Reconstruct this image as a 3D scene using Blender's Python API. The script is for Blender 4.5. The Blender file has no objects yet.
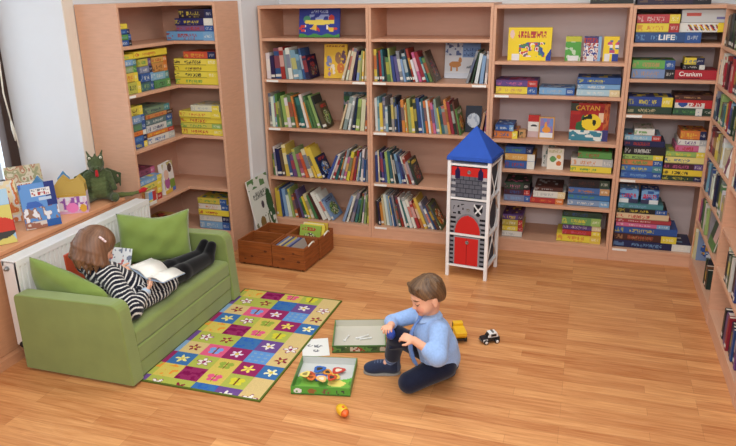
import bpy, bmesh, math, random
import numpy as np
from mathutils import Vector, Matrix, Quaternion

scene = bpy.context.scene
COL = scene.collection
PI = math.pi


# ------------------------------------------------------------------ colours and materials
def lin(c):
    return tuple(((v / 255) / 12.92 if v / 255 <= 0.04045 else ((v / 255 + 0.055) / 1.055) ** 2.4) for v in c[:3])


MATS = {}


def mat(name, rgb=(200, 200, 200), rough=0.55, spec=0.4, noise=0.0, nscale=20, stretch=(1, 1, 1), bump=0.0, rgb2=None, metal=0.0, sheen=0.0, trans=0.0):
    if name in MATS:
        return MATS[name]
    m = bpy.data.materials.new(name)
    m.use_nodes = True
    nt = m.node_tree
    b = nt.nodes['Principled BSDF']
    b.inputs['Base Color'].default_value = (*lin(rgb), 1)
    b.inputs['Roughness'].default_value = rough
    b.inputs['Specular IOR Level'].default_value = spec
    b.inputs['Metallic'].default_value = metal
    if sheen:
        b.inputs['Sheen Weight'].default_value = sheen
    if trans:
        b.inputs['Transmission Weight'].default_value = trans
    if noise or rgb2 or bump:
        tc = nt.nodes.new('ShaderNodeTexCoord')
        mp = nt.nodes.new('ShaderNodeMapping')
        mp.inputs['Scale'].default_value = stretch
        nz = nt.nodes.new('ShaderNodeTexNoise')
        nz.inputs['Scale'].default_value = nscale
        nz.inputs['Detail'].default_value = 5
        nt.links.new(tc.outputs['Object'], mp.inputs['Vector'])
        nt.links.new(mp.outputs['Vector'], nz.inputs['Vector'])
        if noise or rgb2:
            rp = nt.nodes.new('ShaderNodeValToRGB')
            a = lin(rgb)
            c2 = lin(rgb2) if rgb2 else tuple(v * (1 - noise) for v in a)
            rp.color_ramp.elements[0].position = 0.3
            rp.color_ramp.elements[1].position = 0.7
            rp.color_ramp.elements[0].color = (*c2, 1)
            rp.color_ramp.elements[1].color = (*a, 1)
            nt.links.new(nz.outputs['Fac'], rp.inputs['Fac'])
            nt.links.new(rp.outputs['Color'], b.inputs['Base Color'])
        if bump:
            bp = nt.nodes.new('ShaderNodeBump')
            bp.inputs['Strength'].default_value = bump
            bp.inputs['Distance'].default_value = 0.003
            nt.links.new(nz.outputs['Fac'], bp.inputs['Height'])
            nt.links.new(bp.outputs['Normal'], b.inputs['Normal'])
    MATS[name] = m
    return m


def attr_mat(name, rough=0.5, spec=0.4, nz_amt=0.0, nscale=60, stretch=(1, 1, 1), sheen=0.0, bump=0.0):
    m = bpy.data.materials.new(name)
    m.use_nodes = True
    nt = m.node_tree
    b = nt.nodes['Principled BSDF']
    b.inputs['Roughness'].default_value = rough
    b.inputs['Specular IOR Level'].default_value = spec
    if sheen:
        b.inputs['Sheen Weight'].default_value = sheen
    at = nt.nodes.new('ShaderNodeAttribute')
    at.attribute_name = 'Col'
    out = at.outputs['Color']
    if nz_amt or bump:
        tc = nt.nodes.new('ShaderNodeTexCoord')
        mp = nt.nodes.new('ShaderNodeMapping')
        mp.inputs['Scale'].default_value = stretch
        nz = nt.nodes.new('ShaderNodeTexNoise')
        nz.inputs['Scale'].default_value = nscale
        nz.inputs['Detail'].default_value = 4
        nt.links.new(tc.outputs['Object'], mp.inputs['Vector'])
        nt.links.new(mp.outputs['Vector'], nz.inputs['Vector'])
        if nz_amt:
            mr = nt.nodes.new('ShaderNodeMapRange')
            mr.inputs['From Min'].default_value = 0.3
            mr.inputs['From Max'].default_value = 0.7
            mr.inputs['To Min'].default_value = 1 - nz_amt
            mr.inputs['To Max'].default_value = 1 + nz_amt * 0.6
            nt.links.new(nz.outputs['Fac'], mr.inputs['Value'])
            mx = nt.nodes.new('ShaderNodeVectorMath')
            mx.operation = 'SCALE'
            nt.links.new(out, mx.inputs[0])
            nt.links.new(mr.outputs['Result'], mx.inputs['Scale'])
            out = mx.outputs['Vector']
        if bump:
            bp = nt.nodes.new('ShaderNodeBump')
            bp.inputs['Strength'].default_value = bump
            bp.inputs['Distance'].default_value = 0.003
            nt.links.new(nz.outputs['Fac'], bp.inputs['Height'])
            nt.links.new(bp.outputs['Normal'], b.inputs['Normal'])
    nt.links.new(out, b.inputs['Base Color'])
    MATS[name] = m
    return m


CARD = attr_mat('printed_card', 0.42, 0.35)
CLOTHPRINT = attr_mat('printed_pile', 0.95, 0.1, 0.12, 220, bump=0.5)
FABPRINT = attr_mat('printed_fabric', 0.85, 0.15)
SKIN = attr_mat('skin', 0.55, 0.35)
KNIT = attr_mat('knit_cotton', 0.9, 0.1, 0.1, 90, sheen=0.2)

BEECH = mat('beech_veneer', (216, 168, 138), 0.45, 0.35, 0.10, 9, (1.2, 1.2, 9))
BEECH_H = mat('beech_veneer_board', (216, 168, 138), 0.45, 0.35, 0.10, 9, (1, 9, 9))
BEECH_BACK = mat('beech_back_panel', (216, 174, 152), 0.55, 0.3, 0.06, 6, (1, 1, 8))
GREYBACK = mat('pale_grey_back_panel', (232, 216, 216), 0.6, 0.3, 0.04, 6, (1, 1, 8))
BEECH_EDGE = mat('beech_edge_band', (204, 150, 112), 0.45, 0.35, 0.10, 9, (1.2, 1.2, 9))
SILLWOOD = mat('sill_wood', (222, 160, 118), 0.4, 0.4, 0.08, 8, (9, 1, 9))
WALL = mat('white_wall_paint', (226, 228, 230), 0.85, 0.2, 0.015, 6)
WALL_WARMLIT = mat('wall_warm_light_tint', (226, 216, 202), 0.85, 0.2, 0.015, 6)  # white wall with the warm room light put into its colour
WHITEMETAL = mat('white_enamel', (232, 232, 230), 0.3, 0.5)
GREYMETAL = mat('grey_metal', (140, 140, 140), 0.35, 0.5, metal=0.8)
BROWNFRAME = mat('dark_brown_frame', (62, 42, 34), 0.5, 0.4, 0.15, 12, (1, 1, 0.2))
GREENFAB = mat('green_microfibre', (134, 150, 84), 0.95, 0.1, 0.13, 7, bump=0.25, sheen=0.35)
GREENFAB2 = mat('green_cushion_microfibre', (130, 151, 75), 0.95, 0.1, 0.13, 9, bump=0.25, sheen=0.35)
PINE = mat('stained_pine', (158, 88, 42), 0.45, 0.4, 0.38, 7, (1.2, 1.2, 12))
PINE_DARK = mat('stained_pine_knot', (92, 46, 22), 0.5, 0.4)
ROPE = mat('white_rope', (226, 220, 205), 0.9, 0.1)
WHITELAC = mat('white_lacquer', (236, 236, 236), 0.35, 0.45)
BLUEFAB = mat('blue_nylon', (44, 84, 178), 0.75, 0.25, 0.08, 14)
DARKFAB = mat('dark_grey_fabric', (72, 76, 86), 0.9, 0.1, 0.1, 60)
PAPER = mat('paper_white', (238, 238, 232), 0.7, 0.2)
BLACK = mat('black_plastic', (24, 24, 26), 0.4, 0.5)
WHITEPL = mat('white_plastic', (232, 232, 230), 0.35, 0.5)
YELLOWPL = mat('yellow_plastic', (236, 186, 34), 0.35, 0.5)
BLUEPL = mat('blue_plastic', (40, 78, 178), 0.3, 0.5)
ORANGEPL = mat('orange_plastic', (226, 104, 40), 0.35, 0.5)
GLASS = mat('window_glass', (235, 242, 248), 0.02, 0.5, trans=1.0)


# ------------------------------------------------------------------ mesh helpers
def link(name, me, mats, parent=None, loc=(0, 0, 0), rot=(0, 0, 0)):
    if not isinstance(mats, (list, tuple)):
        mats = [mats]
    for m in mats:
        me.materials.append(m)
    o = bpy.data.objects.new(name, me)
    COL.objects.link(o)
    o.location = loc
    o.rotation_euler = rot
    if parent is not None:
        o.parent = parent
    return o


class MB:
    """collects shapes into one mesh; faces carry a material slot and a colour"""

    def __init__(self):
        self.v, self.f, self.m, self.c, self.s = [], [], [], [], []

    def add(self, verts, faces, mi=0, col=None, smooth=False, M=None):
        b = len(self.v)
        if M is not None:
            verts = [M @ Vector(p) for p in verts]
        self.v += [tuple(p) for p in verts]
        for i, f in enumerate(faces):
            self.f.append([b + k for k in f])
            self.m.append(mi)
            cc = col[i] if isinstance(col, list) else col
            self.c.append(cc)
            self.s.append(smooth)
        return self

    def box(self, lo, hi, mi=0, col=None, M=None):
        x0, y0, z0 = lo
        x1, y1, z1 = hi
        v = [(x0, y0, z0), (x1, y0, z0), (x1, y1, z0), (x0, y1, z0), (x0, y0, z1), (x1, y0, z1), (x1, y1, z1), (x0, y1, z1)]
        f = [(0, 3, 2, 1), (4, 5, 6, 7), (0, 1, 5, 4), (1, 2, 6, 5), (2, 3, 7, 6), (3, 0, 4, 7)]
        return self.add(v, f, mi, col, False, M)

    def prism(self, poly, z0, z1, mi=0, col=None, M=None):
        """poly: ccw list of xy"""
        n = len(poly)
        v = [(x, y, z0) for x, y in poly] + [(x, y, z1) for x, y in poly]
        f = [tuple(reversed(range(n))), tuple(range(n, 2 * n))]
        f += [(i, (i + 1) % n, n + (i + 1) % n, n + i) for i in range(n)]
        return self.add(v, f, mi, col, False, M)

    def tube(self, pts, r, n=10, mi=0, col=None, closed=False, M=None):
        pts = [Vector(p) for p in pts]
        rr = r if isinstance(r, (list, tuple)) else [r] * len(pts)
        v, f = [], []
        up = Vector((0, 0, 1))
        for i, p in enumerate(pts):
            a = pts[max(i - 1, 0)]
            b = pts[min(i + 1, len(pts) - 1)]
            t = (b - a).normalized()
            ref = up if abs(t.dot(up)) < 0.95 else Vector((1, 0, 0))
            x = t.cross(ref).normalized()
            y = x.cross(t).normalized()
            for k in range(n):
                an = 2 * PI * k / n
                v.append(p + (x * math.cos(an) + y * math.sin(an)) * rr[i])
        for i in range(len(pts) - 1):
            for k in range(n):
                f.append((i * n + k, (i + 1) * n + k, (i + 1) * n + (k + 1) % n, i * n + (k + 1) % n))
        f.append(tuple(range(n)))
        f.append(tuple(reversed(range((len(pts) - 1) * n, len(pts) * n))))
        return self.add(v, f, mi, col, True, M)

    def lathe(self, prof, n=20, mi=0, col=None, M=None):
        """prof: list of (r,z) from bottom to top"""
        v, f = [], []
        for r, z in prof:
            for k in range(n):
                a = 2 * PI * k / n
                v.append((r * math.cos(a), r * math.sin(a), z))
        for i in range(len(prof) - 1):
            for k in range(n):
                f.append((i * n + k, i * n + (k + 1) % n, (i + 1) * n + (k + 1) % n, (i + 1) * n + k))
        f.append(tuple(reversed(range(n))))
        f.append(tuple(range((len(prof) - 1) * n, len(prof) * n)))
        return self.add(v, f, mi, col, True, M)

    def ball(self, c, r, mi=0, col=None, n=14, m=9, M=None):
        if not isinstance(r, (list, tuple)):
            r = (r, r, r)
        prof = [(math.sin(PI * (i + 0.02) / (m + 0.04)), -math.cos(PI * (i + 0.02) / (m + 0.04))) for i in range(m + 1)]
        v, f = [], []
        for a, z in prof:
            for k in range(n):
                t = 2 * PI * k / n
                v.append((c[0] + r[0] * a * math.cos(t), c[1] + r[1] * a * math.sin(t), c[2] + r[2] * z))
        for i in range(m):
            for k in range(n):
                f.append((i * n + k, i * n + (k + 1) % n, (i + 1) * n + (k + 1) % n, (i + 1) * n + k))
        f.append(tuple(reversed(range(n))))
        f.append(tuple(range(m * n, (m + 1) * n)))
        return self.add(v, f, mi, col, True, M)

    def grid(self, org, du, dv, nu, nv, fn, mi=0):
        """flat picture: nu x nv faces, colour fn(u,v) in sRGB 0..255, u along du, v along dv"""
        org, du, dv = Vector(org), Vector(du), Vector(dv)
        v = [org + du * (i / nu) + dv * (j / nv) for j in range(nv + 1) for i in range(nu + 1)]
        f, c = [], []
        for j in range(nv):
            for i in range(nu):
                a = j * (nu + 1) + i
                f.append((a, a + 1, a + nu + 2, a + nu + 1))
                c.append(fn((i + 0.5) / nu, (j + 0.5) / nv))
        return self.add(v, f, mi, c)

    def build(self, name, mats, parent=None, loc=(0, 0, 0), rot=(0, 0, 0), bevel=0.0, seg=2, smooth_all=False):
        me = bpy.data.meshes.new(name)
        me.from_pydata(self.v, [], self.f)
        me.polygons.foreach_set('material_index', self.m)
        me.polygons.foreach_set('use_smooth', [True if smooth_all else s for s in self.s])
        if any(c is not None for c in self.c):
            at = me.color_attributes.new('Col', 'FLOAT_COLOR', 'CORNER')
            buf = []
            cache = {}
            for f, c in zip(self.f, self.c):
                c = c or (200, 200, 200)
                k = tuple(c)
                if k not in cache:
                    cache[k] = (*lin(k), 1.0)
                buf.extend(cache[k] * len(f))
            at.data.foreach_set('color', buf)
        me.validate()
        me.update()
        o = link(name, me, mats, parent, loc, rot)
        if bevel:
            b = o.modifiers.new('edge', 'BEVEL')
            b.width = bevel
            b.segments = seg
            b.limit_method = 'ANGLE'
            b.angle_limit = 0.6
            b.harden_normals = False
        return o


def tag(o, label, cat, group=None):
    o['label'] = label
    o['category'] = cat
    if group:
        o['group'] = group
    return o


def thing(name, label, cat, loc=(0, 0, 0), rot=(0, 0, 0), group=None):
    o = bpy.data.objects.new(name, None)
    COL.objects.link(o)
    o.location = loc
    o.rotation_euler = rot
    o.empty_display_size = 0.05
    return tag(o, label, cat, group)


def struct(o):
    o['kind'] = 'structure'
    return o


def text(body, size, M, m, parent, name='lettering', sx=1.0, bold=0.0):
    cu = bpy.data.curves.new(name, 'FONT')
    cu.body = body
    cu.size = size
    cu.extrude = 0.0004
    cu.offset = bold
    cu.align_x = 'CENTER'
    cu.align_y = 'CENTER'
    t = bpy.data.objects.new(name, cu)
    COL.objects.link(t)
    dg = bpy.context.evaluated_depsgraph_get()
    me = bpy.data.meshes.new_from_object(t.evaluated_get(dg))
    bpy.data.objects.remove(t)
    me.transform(Matrix.Diagonal((sx, 1, 1, 1)))
    me.transform(M)
    me.materials.clear()
    return link(name, me, m, parent)


FRONT = Matrix.Rotation(PI / 2, 4, 'X')  # xy plane -> faces -Y


def h2(i, j, s):
    n = (i * 374761393 + j * 668265263 + s * 974634221) & 0xffffffff
    n = ((n ^ (n >> 13)) * 1274126177) & 0xffffffff
    return ((n ^ (n >> 16)) & 0xffff) / 65535


def vn(x, y, s):
    i, j = math.floor(x), math.floor(y)
    a, b = x - i, y - j
    a = a * a * (3 - 2 * a)
    b = b * b * (3 - 2 * b)
    return (h2(i, j, s) * (1 - a) + h2(i + 1, j, s) * a) * (1 - b) + (h2(i, j + 1, s) * (1 - a) + h2(i + 1, j + 1, s) * a) * b


PALS = {
    'fun': [(214, 60, 50), (240, 200, 60), (70, 130, 200), (90, 160, 80), (235, 225, 205), (120, 70, 130)],
    'dark': [(40, 40, 60), (90, 60, 50), (150, 130, 100), (60, 80, 110), (170, 60, 50)],
    'green': [(60, 110, 60), (120, 160, 80), (190, 200, 130), (90, 70, 50), (220, 220, 200)],
    'blue': [(50, 90, 170), (110, 160, 215), (220, 230, 238), (40, 50, 110), (200, 160, 60)],
    'warm': [(220, 110, 50), (240, 200, 80), (190, 50, 45), (250, 235, 200), (130, 80, 50)],
}


def blotch(u, v, s, pal, sc=5):
    a = vn(u * sc, v * sc, s)
    b = vn(u * sc * 1.7 + 9, v * sc * 1.7, s + 7)
    k = int((a * 0.6 + b * 0.4) * 2.2 * len(pal)) % len(pal)
    return pal[k]


def scrawl(u, v, s, n=9):
    """illegible lettering mask inside the unit square"""
    if not (0 <= u < 1 and 0 <= v < 1):
        return False
    i = math.floor(u * n)
    fu = u * n - i
    if fu > 0.82:
        return False
    return h2(math.floor(fu * 3.2) + 7 * i, math.floor(v * 4), s) > 0.42 or h2(i, 3, s) > 0.5 and abs(fu - 0.15) < 0.14


# ------------------------------------------------------------------ room shell
def floor_material():
    m = bpy.data.materials.new('laminate_floor')
    m.use_nodes = True
    nt = m.node_tree
    L = nt.links.new
    b = nt.nodes['Principled BSDF']
    tc = nt.nodes.new('ShaderNodeTexCoord')
    br = nt.nodes.new('ShaderNodeTexBrick')
    br.offset = 0.37
    br.offset_frequency = 3
    br.squash = 1.0
    br.inputs['Scale'].default_value = 1.0
    br.inputs['Brick Width'].default_value = 0.62
    br.inputs['Row Height'].default_value = 0.066
    br.inputs['Mortar Size'].default_value = 0.0009
    br.inputs['Mortar Smooth'].default_value = 0.4
    br.inputs['Bias'].default_value = 0.0
    br.inputs['Color1'].default_value = (*lin((228, 166, 106)), 1)
    br.inputs['Color2'].default_value = (*lin((180, 108, 58)), 1)
    br.inputs['Mortar'].default_value = (*lin((142, 86, 48)), 1)
    L(tc.outputs['Object'], br.inputs['Vector'])
    mp = nt.nodes.new('ShaderNodeMapping')
    mp.inputs['Scale'].default_value = (1.3, 22, 1)
    L(tc.outputs['Object'], mp.inputs['Vector'])
    nz = nt.nodes.new('ShaderNodeTexNoise')
    nz.inputs['Scale'].default_value = 2.6
    nz.inputs['Detail'].default_value = 7
    nz.inputs['Roughness'].default_value = 0.62
    nz.inputs['Distortion'].default_value = 0.8
    L(mp.outputs['Vector'], nz.inputs['Vector'])
    rp = nt.nodes.new('ShaderNodeValToRGB')
    rp.color_ramp.elements[0].position = 0.32
    rp.color_ramp.elements[1].position = 0.68
    rp.color_ramp.elements[0].color = (*lin((168, 98, 50)), 1)
    rp.color_ramp.elements[1].color = (*lin((232, 176, 120)), 1)
    L(nz.outputs['Fac'], rp.inputs['Fac'])
    mx = nt.nodes.new('ShaderNodeMix')
    mx.data_type = 'RGBA'
    mx.inputs[0].default_value = 0.5
    L(br.outputs['Color'], mx.inputs[6])
    L(rp.outputs['Color'], mx.inputs[7])
    L(mx.outputs[2], b.inputs['Base Color'])
    b.inputs['Roughness'].default_value = 0.36
    b.inputs['Specular IOR Level'].default_value = 0.4
    return m


FLOOR = floor_material()


def setting():
    b = MB()
    b.box((-1.45, -6.2, -0.1), (3.72, 0.5, 0.0))
    struct(b.build('floor', FLOOR))
    b = MB()
    b.box((-0.02, 0.445, 0), (3.72, 0.6, 2.9))
    struct(b.build('wall_back', WALL))
    b = MB()  # pier behind the corner bookcase
    b.box((-1.45, -0.222, 0), (-0.02, 0.6, 2.9))
    struct(b.build('wall_pillar', WALL))
    b = MB()  # wall strip between the pier and the window niche
    b.box((-1.45, -1.285, 0), (-0.712, -0.222, 2.9))
    struct(b.build('wall_left', [WALL]))
    b = MB()  # slim wall edge at the niche, warm room light painted in as cream
    b.box((-0.712, -1.285, 0.6), (-0.704, -1.19, 2.9))
    struct(b.build('wall_niche_edge', WALL_WARMLIT))
    b = MB()  # parapet under the window, timber clad towards the room
    b.box((-1.33, -6.2, 0), (-0.44, -1.285, 0.592))
    struct(b.build('wall_parapet', WALL))
    b = MB()
    b.box((-0.44, -6.2, 0.055), (-0.425, -1.19, 0.59))
    struct(b.build('trim_parapet', BEECH_EDGE))
    b = MB()
    b.box((-0.44, -6.2, 0.0), (-0.385, -1.19, 0.052))
    struct(b.build('baseboard_left', BEECH_EDGE))
    b = MB()
    b.box((-1.5, -6.2, -0.0), (-1.33, -4.3, 2.9))
    b.box((-1.5, -4.3, 2.45), (-1.33, -1.285, 2.9))
    b.box((-1.5, -4.3, 0.0), (-1.33, -1.285, 0.592))
    struct(b.build('wall_outer', WALL))
    b = MB()
    b.box((3.62, -6.2, 0), (3.72, 0.445, 2.9))
    struct(b.build('wall_right', WALL))
    # window in the deep niche
    w = bpy.data.objects.new('window_1', None)
    COL.objects.link(w)
    struct(w)
    w.location = (-1.3, -1.285, 0.62)
    b = MB()
    for y0, y1 in ((-0.11, -0.002), (-1.5, -1.4), (-3.0, -2.9)):
        b.box((-0.03, y0 if y1 < -0.1 else -0.085, 0), (0.045, y1, 1.83))
    b.box((-0.03, -2.9, 0), (0.06, -0.11, 0.09))
    b.box((-0.03, -2.9, 1.74), (0.06, -0.11, 1.83))
    b.build('window_frame', BROWNFRAME, w, bevel=0.006)
    b = MB()
    b.box((0.0, -2.9, 0.09), (0.006, -0.11, 1.74))
    b.build('window_glass', GLASS, w)
    b = MB()
    b.box((-0.02, -3.0, -0.028), (0.87, -0.002, -0.002))
    b.build('window_sill', SILLWOOD, w, bevel=0.004)
    b = MB()
    b.lathe([(0.014, 0), (0.014, 0.004), (0.009, 0.008), (0.003, 0.01)], 14, M=Matrix.Translation((0.045, -0.045, 0.155)) @ Matrix.Rotation(PI / 2, 4, 'Y'))
    b.build('window_bolt', GREYMETAL, w)


setting()


# ------------------------------------------------------------------ bookcases
def board_set(root, w, depth, H, levels, back=None, bottom=0.10, name_shelf='shelf', tags=()):
    t = 0.02
    b = MB(); b.box((0, 0, 0), (t, depth, H)); b.build('side_panel', BEECH, root, bevel=0.0015)
    b = MB(); b.box((w - t, 0, 0), (w, depth, H)); b.build('side_panel', BEECH, root, bevel=0.0015)
    b = MB(); b.box((t, 0, H - 0.024), (w - t, depth, H)); b.build('top_board', BEECH_H, root, bevel=0.0015)
    b = MB(); b.box((t, 0.0, bottom - 0.022), (w - t, depth - 0.012, bottom)); b.build('bottom_board', BEECH_H, root, bevel=0.0015)
    b = MB(); b.box((t, 0.004, 0), (w - t, 0.02, bottom - 0.022)); b.build('plinth', BEECH_H, root)
    b = MB(); b.box((t, depth - 0.012, 0.0), (w - t, depth - 0.004, H - 0.024)); b.build('back_panel', back or BEECH_BACK, root)
    for z in levels:
        b = MB(); b.box((t, 0.004, z - 0.011), (w - t, depth - 0.012, z + 0.011)); b.build('shelf', BEECH_H, root, bevel=0.0015)
    for x, z in tags:
        b = MB(); b.box((x, -0.0012, z - 0.008), (x + 0.10, 0.0045, z + 0.008)); o = b.build('shelf_label', PAPER, root); o['label'] = 'white blank label strip'


LV = {
    'A': [1.556, 1.241, 0.857, 0.445],
    'B': [1.556, 1.241, 0.859, 0.448],
    'C': [1.406, 1.174, 0.848, 0.628, 0.372],
    'D': [1.537, 1.303, 1.064, 0.608],
    'R': [1.53, 1.29, 1.07, 0.848, 0.60, 0.36],
}
BOT = 0.10
G = 'beech bookcases along the walls'
cA = thing('bookcase', 'beech bookcase behind the wooden crates, next to the white pillar', 'bookcase', (0.0, 0, 0), group=G)
board_set(cA, 0.893, 0.43, 1.81, LV['A'], tags=[(0.035, 0.857), (0.04, 1.241), (0.76, 1.241)])
cB = thing('bookcase', 'beech bookcase of picture books with empty top compartment, beside the castle tower', 'bookcase', (0.8945, 0, 0), group=G)
board_set(cB, 0.913, 0.43, 1.81, LV['B'], tags=[(0.03, 1.241), (0.03, 0.859), (0.03, 0.448), (0.03, BOT - 0.011), (0.78, 1.241)])
cC = thing('bookcase', 'beech bookcase holding board games directly behind the castle tower', 'bookcase', (1.809, 0, 0), group=G)
board_set(cC, 0.905, 0.43, 1.798, LV['C'], back=GREYBACK, tags=[(0.03, 1.174)])
cD = thing('bookcase', 'narrow beech bookcase packed with stacked games in the room corner', 'bookcase', (2.7155, 0, 0), group=G)
board_set(cD, 0.60, 0.43, 1.788, LV['D'], back=GREYBACK, tags=[(0.025, 1.064), (0.025, BOT - 0.011), (0.03, 0.608)])


def right_case(y, label):
    o = thing('bookcase', label, 'bookcase', (3.262, y, 0), (0, 0, -PI / 2), group=G)
    board_set(o, 0.879, 0.345, 1.788, LV['R'])
    return o


right_case(-0.003, 'beech bookcase full of upright books on the side wall, touching the games corner')
right_case(-0.884, 'beech bookcase second from the games corner on the side wall, sparsely filled')
right_case(-1.765, 'beech bookcase third from the games corner on the side wall, at frame edge')


def corner_case():
    r = thing('corner_bookcase', 'tall L-shaped beech corner bookcase full of yellow and blue games beside the window', 'bookcase', (-0.70, -1.19, 0))
    H = 1.85
    b = MB(); b.box((0, 0, 0), (0.318, 0.02, H)); b.build('side_panel', BEECH, r, bevel=0.0015)
    b = MB(); b.box((0.64, 0.615, 0), (0.66, 0.955, H)); b.build('side_panel', BEECH, r, bevel=0.0015)
    b = MB(); b.box((0.0, 0.02, 0), (0.01, 0.955, H)); b.build('back_panel', BEECH_BACK, r)
    b = MB(); b.box((0.01, 0.945, 0), (0.64, 0.955, H)); b.build('back_panel', BEECH_BACK, r)

    def L(z0, z1, name, inset=0.003):
        i = inset
        p = [(0.01, 0.02), (0.31 - i, 0.02), (0.31 - i, 0.62 + i), (0.64, 0.62 + i), (0.64, 0.945), (0.01, 0.945)]
        b = MB(); b.prism(p, z0, z1); return b.build(name, BEECH_H, r, bevel=0.0015)
    L(H - 0.024, H, 'top_board', 0)
    for z in (1.575, 1.262, 0.89, 0.487):
        L(z - 0.011, z + 0.011, 'shelf')
    L(0.134, 0.156, 'bottom_board', 0)
    b = MB()
    b.prism([(0.29, 0.02), (0.306, 0.02), (0.306, 0.624), (0.64, 0.624), (0.64, 0.64), (0.29, 0.64)], 0, 0.134)
    b.build('plinth', BEECH_H, r)
    b = MB(); b.box((0.3065, 0.025, 1.255), (0.3112, 0.10, 1.27)); o = b.build('shelf_label', PAPER, r); o['label'] = 'white blank label strip'


corner_case()

# ------------------------------------------------------------------ books
CW = {
    'W': ((226, 224, 214), 'white'), 'C': ((216, 202, 158), 'cream'), 'Y': ((226, 198, 52), 'yellow'), 'G': ((84, 128, 70), 'green'),
    'D': ((44, 70, 50), 'dark green'), 'L': ((150, 176, 96), 'light green'), 'B': ((48, 84, 156), 'blue'), 'N': ((34, 42, 84), 'navy blue'),
    'A': ((126, 168, 206), 'pale blue'), 'T': ((48, 112, 122), 'teal'), 'R': ((178, 46, 46), 'red'), 'O': ((220, 122, 52), 'orange'),
    'P': ((104, 74, 138), 'purple'), 'M': ((206, 92, 136), 'pink'), 'U': ((104, 68, 48), 'brown'), 'K': ((46, 46, 52), 'black'),
    'S': ((142, 146, 150), 'grey'), 'E': ((178, 148, 108), 'tan'), 'F': ((98, 38, 52), 'maroon'),
}
ORD = 'zeroth first second third fourth fifth sixth seventh eighth ninth tenth eleventh twelfth thirteenth fourteenth fifteenth sixteenth seventeenth eighteenth nineteenth twentieth'.split()
ORD += ['twenty-' + o for o in ORD[1:10]] + ['thirtieth'] + ['thirty-' + o for o in ORD[1:10]]
rnd = random.Random(5)


def mixc(a, b, t):
    return tuple(int(x * (1 - t) + y * t) for x, y in zip(a, b))


def mute(c, s=0.82, v=1.0):
    g = 0.3 * c[0] + 0.59 * c[1] + 0.11 * c[2]
    return tuple(max(0, min(255, int((g + (x - g) * s) * v))) for x in c)


def book_mesh(t, h, d, base, rng, face=None, pal=None):
    """book standing on end, spine towards -Y; one closed skin whose top is sunk to the page block"""
    mb = MB()
    pg = rng.choice([(232, 226, 208), (226, 220, 206), (238, 234, 222)])
    c = 0.0018
    acc = rng.choice([(230, 226, 214), (216, 190, 70), (60, 70, 110), (180, 60, 50), tuple(int(v * 0.6) for v in base)])
    zs = [0, h * 0.07, h * 0.07 + 0.02, h * 0.22, h * (0.3 + 0.1 * rng.random()), h * (0.72 + 0.1 * rng.random()), h * 0.9, h]
    cols = [base, (214, 212, 204) if rng.random() < 0.4 else base, base, base, mixc(base, acc, 0.6) if rng.random() < 0.5 else base, base, mixc(base, acc, 0.6) if rng.random() < 0.25 else base]
    n = len(zs)
    v = [(0, 0, z) for z in zs] + [(t, 0, z) for z in zs]
    f, cc = [], []
    for i in range(n - 1):
        f.append((i, n + i, n + i + 1, i + 1)); cc.append(cols[i])
    B0 = len(v)
    v += [(0, d, 0), (t, d, 0), (0, d, h), (t, d, h)]
    f.append(tuple([B0, 0] + list(range(1, n)) + [B0 + 2])); cc.append(base)            # left cover
    f.append(tuple([n, B0 + 1, B0 + 3] + list(range(2 * n - 1, n, -1)))); cc.append(base)  # right cover
    f.append((B0, B0 + 2, B0 + 3, B0 + 1)); cc.append(pg)
    f.append((0, B0, B0 + 1, n)); cc.append(base)
    T0 = len(v)
    e = 0.004
    v += [(c, c, h), (t - c, c, h), (t - c, d - c, h), (c, d - c, h), (c, c, h - e), (t - c, c, h - e), (t - c, d - c, h - e), (c, d - c, h - e)]
    rim = [n - 1, 2 * n - 1, B0 + 3, B0 + 2]
    for i in range(4):
        j = (i + 1) % 4
        f.append((rim[i], rim[j], T0 + j, T0 + i)); cc.append(base)
        f.append((T0 + i, T0 + j, T0 + 4 + j, T0 + 4 + i)); cc.append(base)
    f.append((T0 + 4, T0 + 5, T0 + 6, T0 + 7)); cc.append(pg)
    mb.add(v, f, 0, cc)
    if face:
        x = t + 0.0006 if face > 0 else -0.0006
        s = rng.randint(0, 999)
        P = PALS[pal or 'fun']
        def fn(a, b):
            if 0.08 < a < 0.92 and 0.08 < b < 0.7 and (a - .5) ** 2 / .14 + (b - .4) ** 2 / .09 < 1:
                return blotch(a, b, s, P, 5)
            if 0.78 < b < 0.9 and scrawl((a - 0.12) / 0.76, (b - 0.78) / 0.12, s, 7):
                return acc
            return base
        if face > 0:
            mb.grid((x, 0.001, 0.001), (0, d - 0.002, 0), (0, 0, h - 0.002), 18, 24, fn)
        else:
            mb.grid((x, d - 0.001, 0.001), (0, -(d - 0.002), 0), (0, 0, h - 0.002), 18, 24, fn)
    return mb


def put_book(mb, label, group, M):
    o = mb.build('book', CARD)
    o.matrix_world = M
    tag(o, label, 'book', group)
    return o


def pack(specs, lean):
    """specs: (thickness, height, angle); books lean towards the start of the run. returns pivots from 0"""
    xs = []
    prev = None
    for t, h, a in specs:
        if prev is None:
            x = h * math.sin(a)
        else:
            px, pt, ph, pa = prev
            cands = [px + 0.0008]
            pts = [(px - ph * math.sin(pa) + pt * math.cos(pa), ph * math.cos(pa) + pt * math.sin(pa)), (px + pt * math.cos(pa), pt * math.sin(pa))]
            for cx, cz in pts:
                if cz <= h * math.cos(a) + 0.004:
                    cands.append(cx + cz * math.tan(a))
            # own top corner against the neighbour's face
            tz = h * math.cos(a)
            if tz < ph * math.cos(pa) + pt * math.sin(pa) + 0.002:
                face = px + pt / math.cos(pa) - tz * math.tan(pa)
                cands.append(face + h * math.sin(a))
            # own lower edge against the neighbour's face
            cands.append(px + pt / math.cos(pa))
            x = max(cands) + 0.001
        xs.append(x)
        prev = (x, t, h, a)
    t, h, a = specs[-1]
    return xs, xs[-1] + t * math.cos(a)


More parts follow.
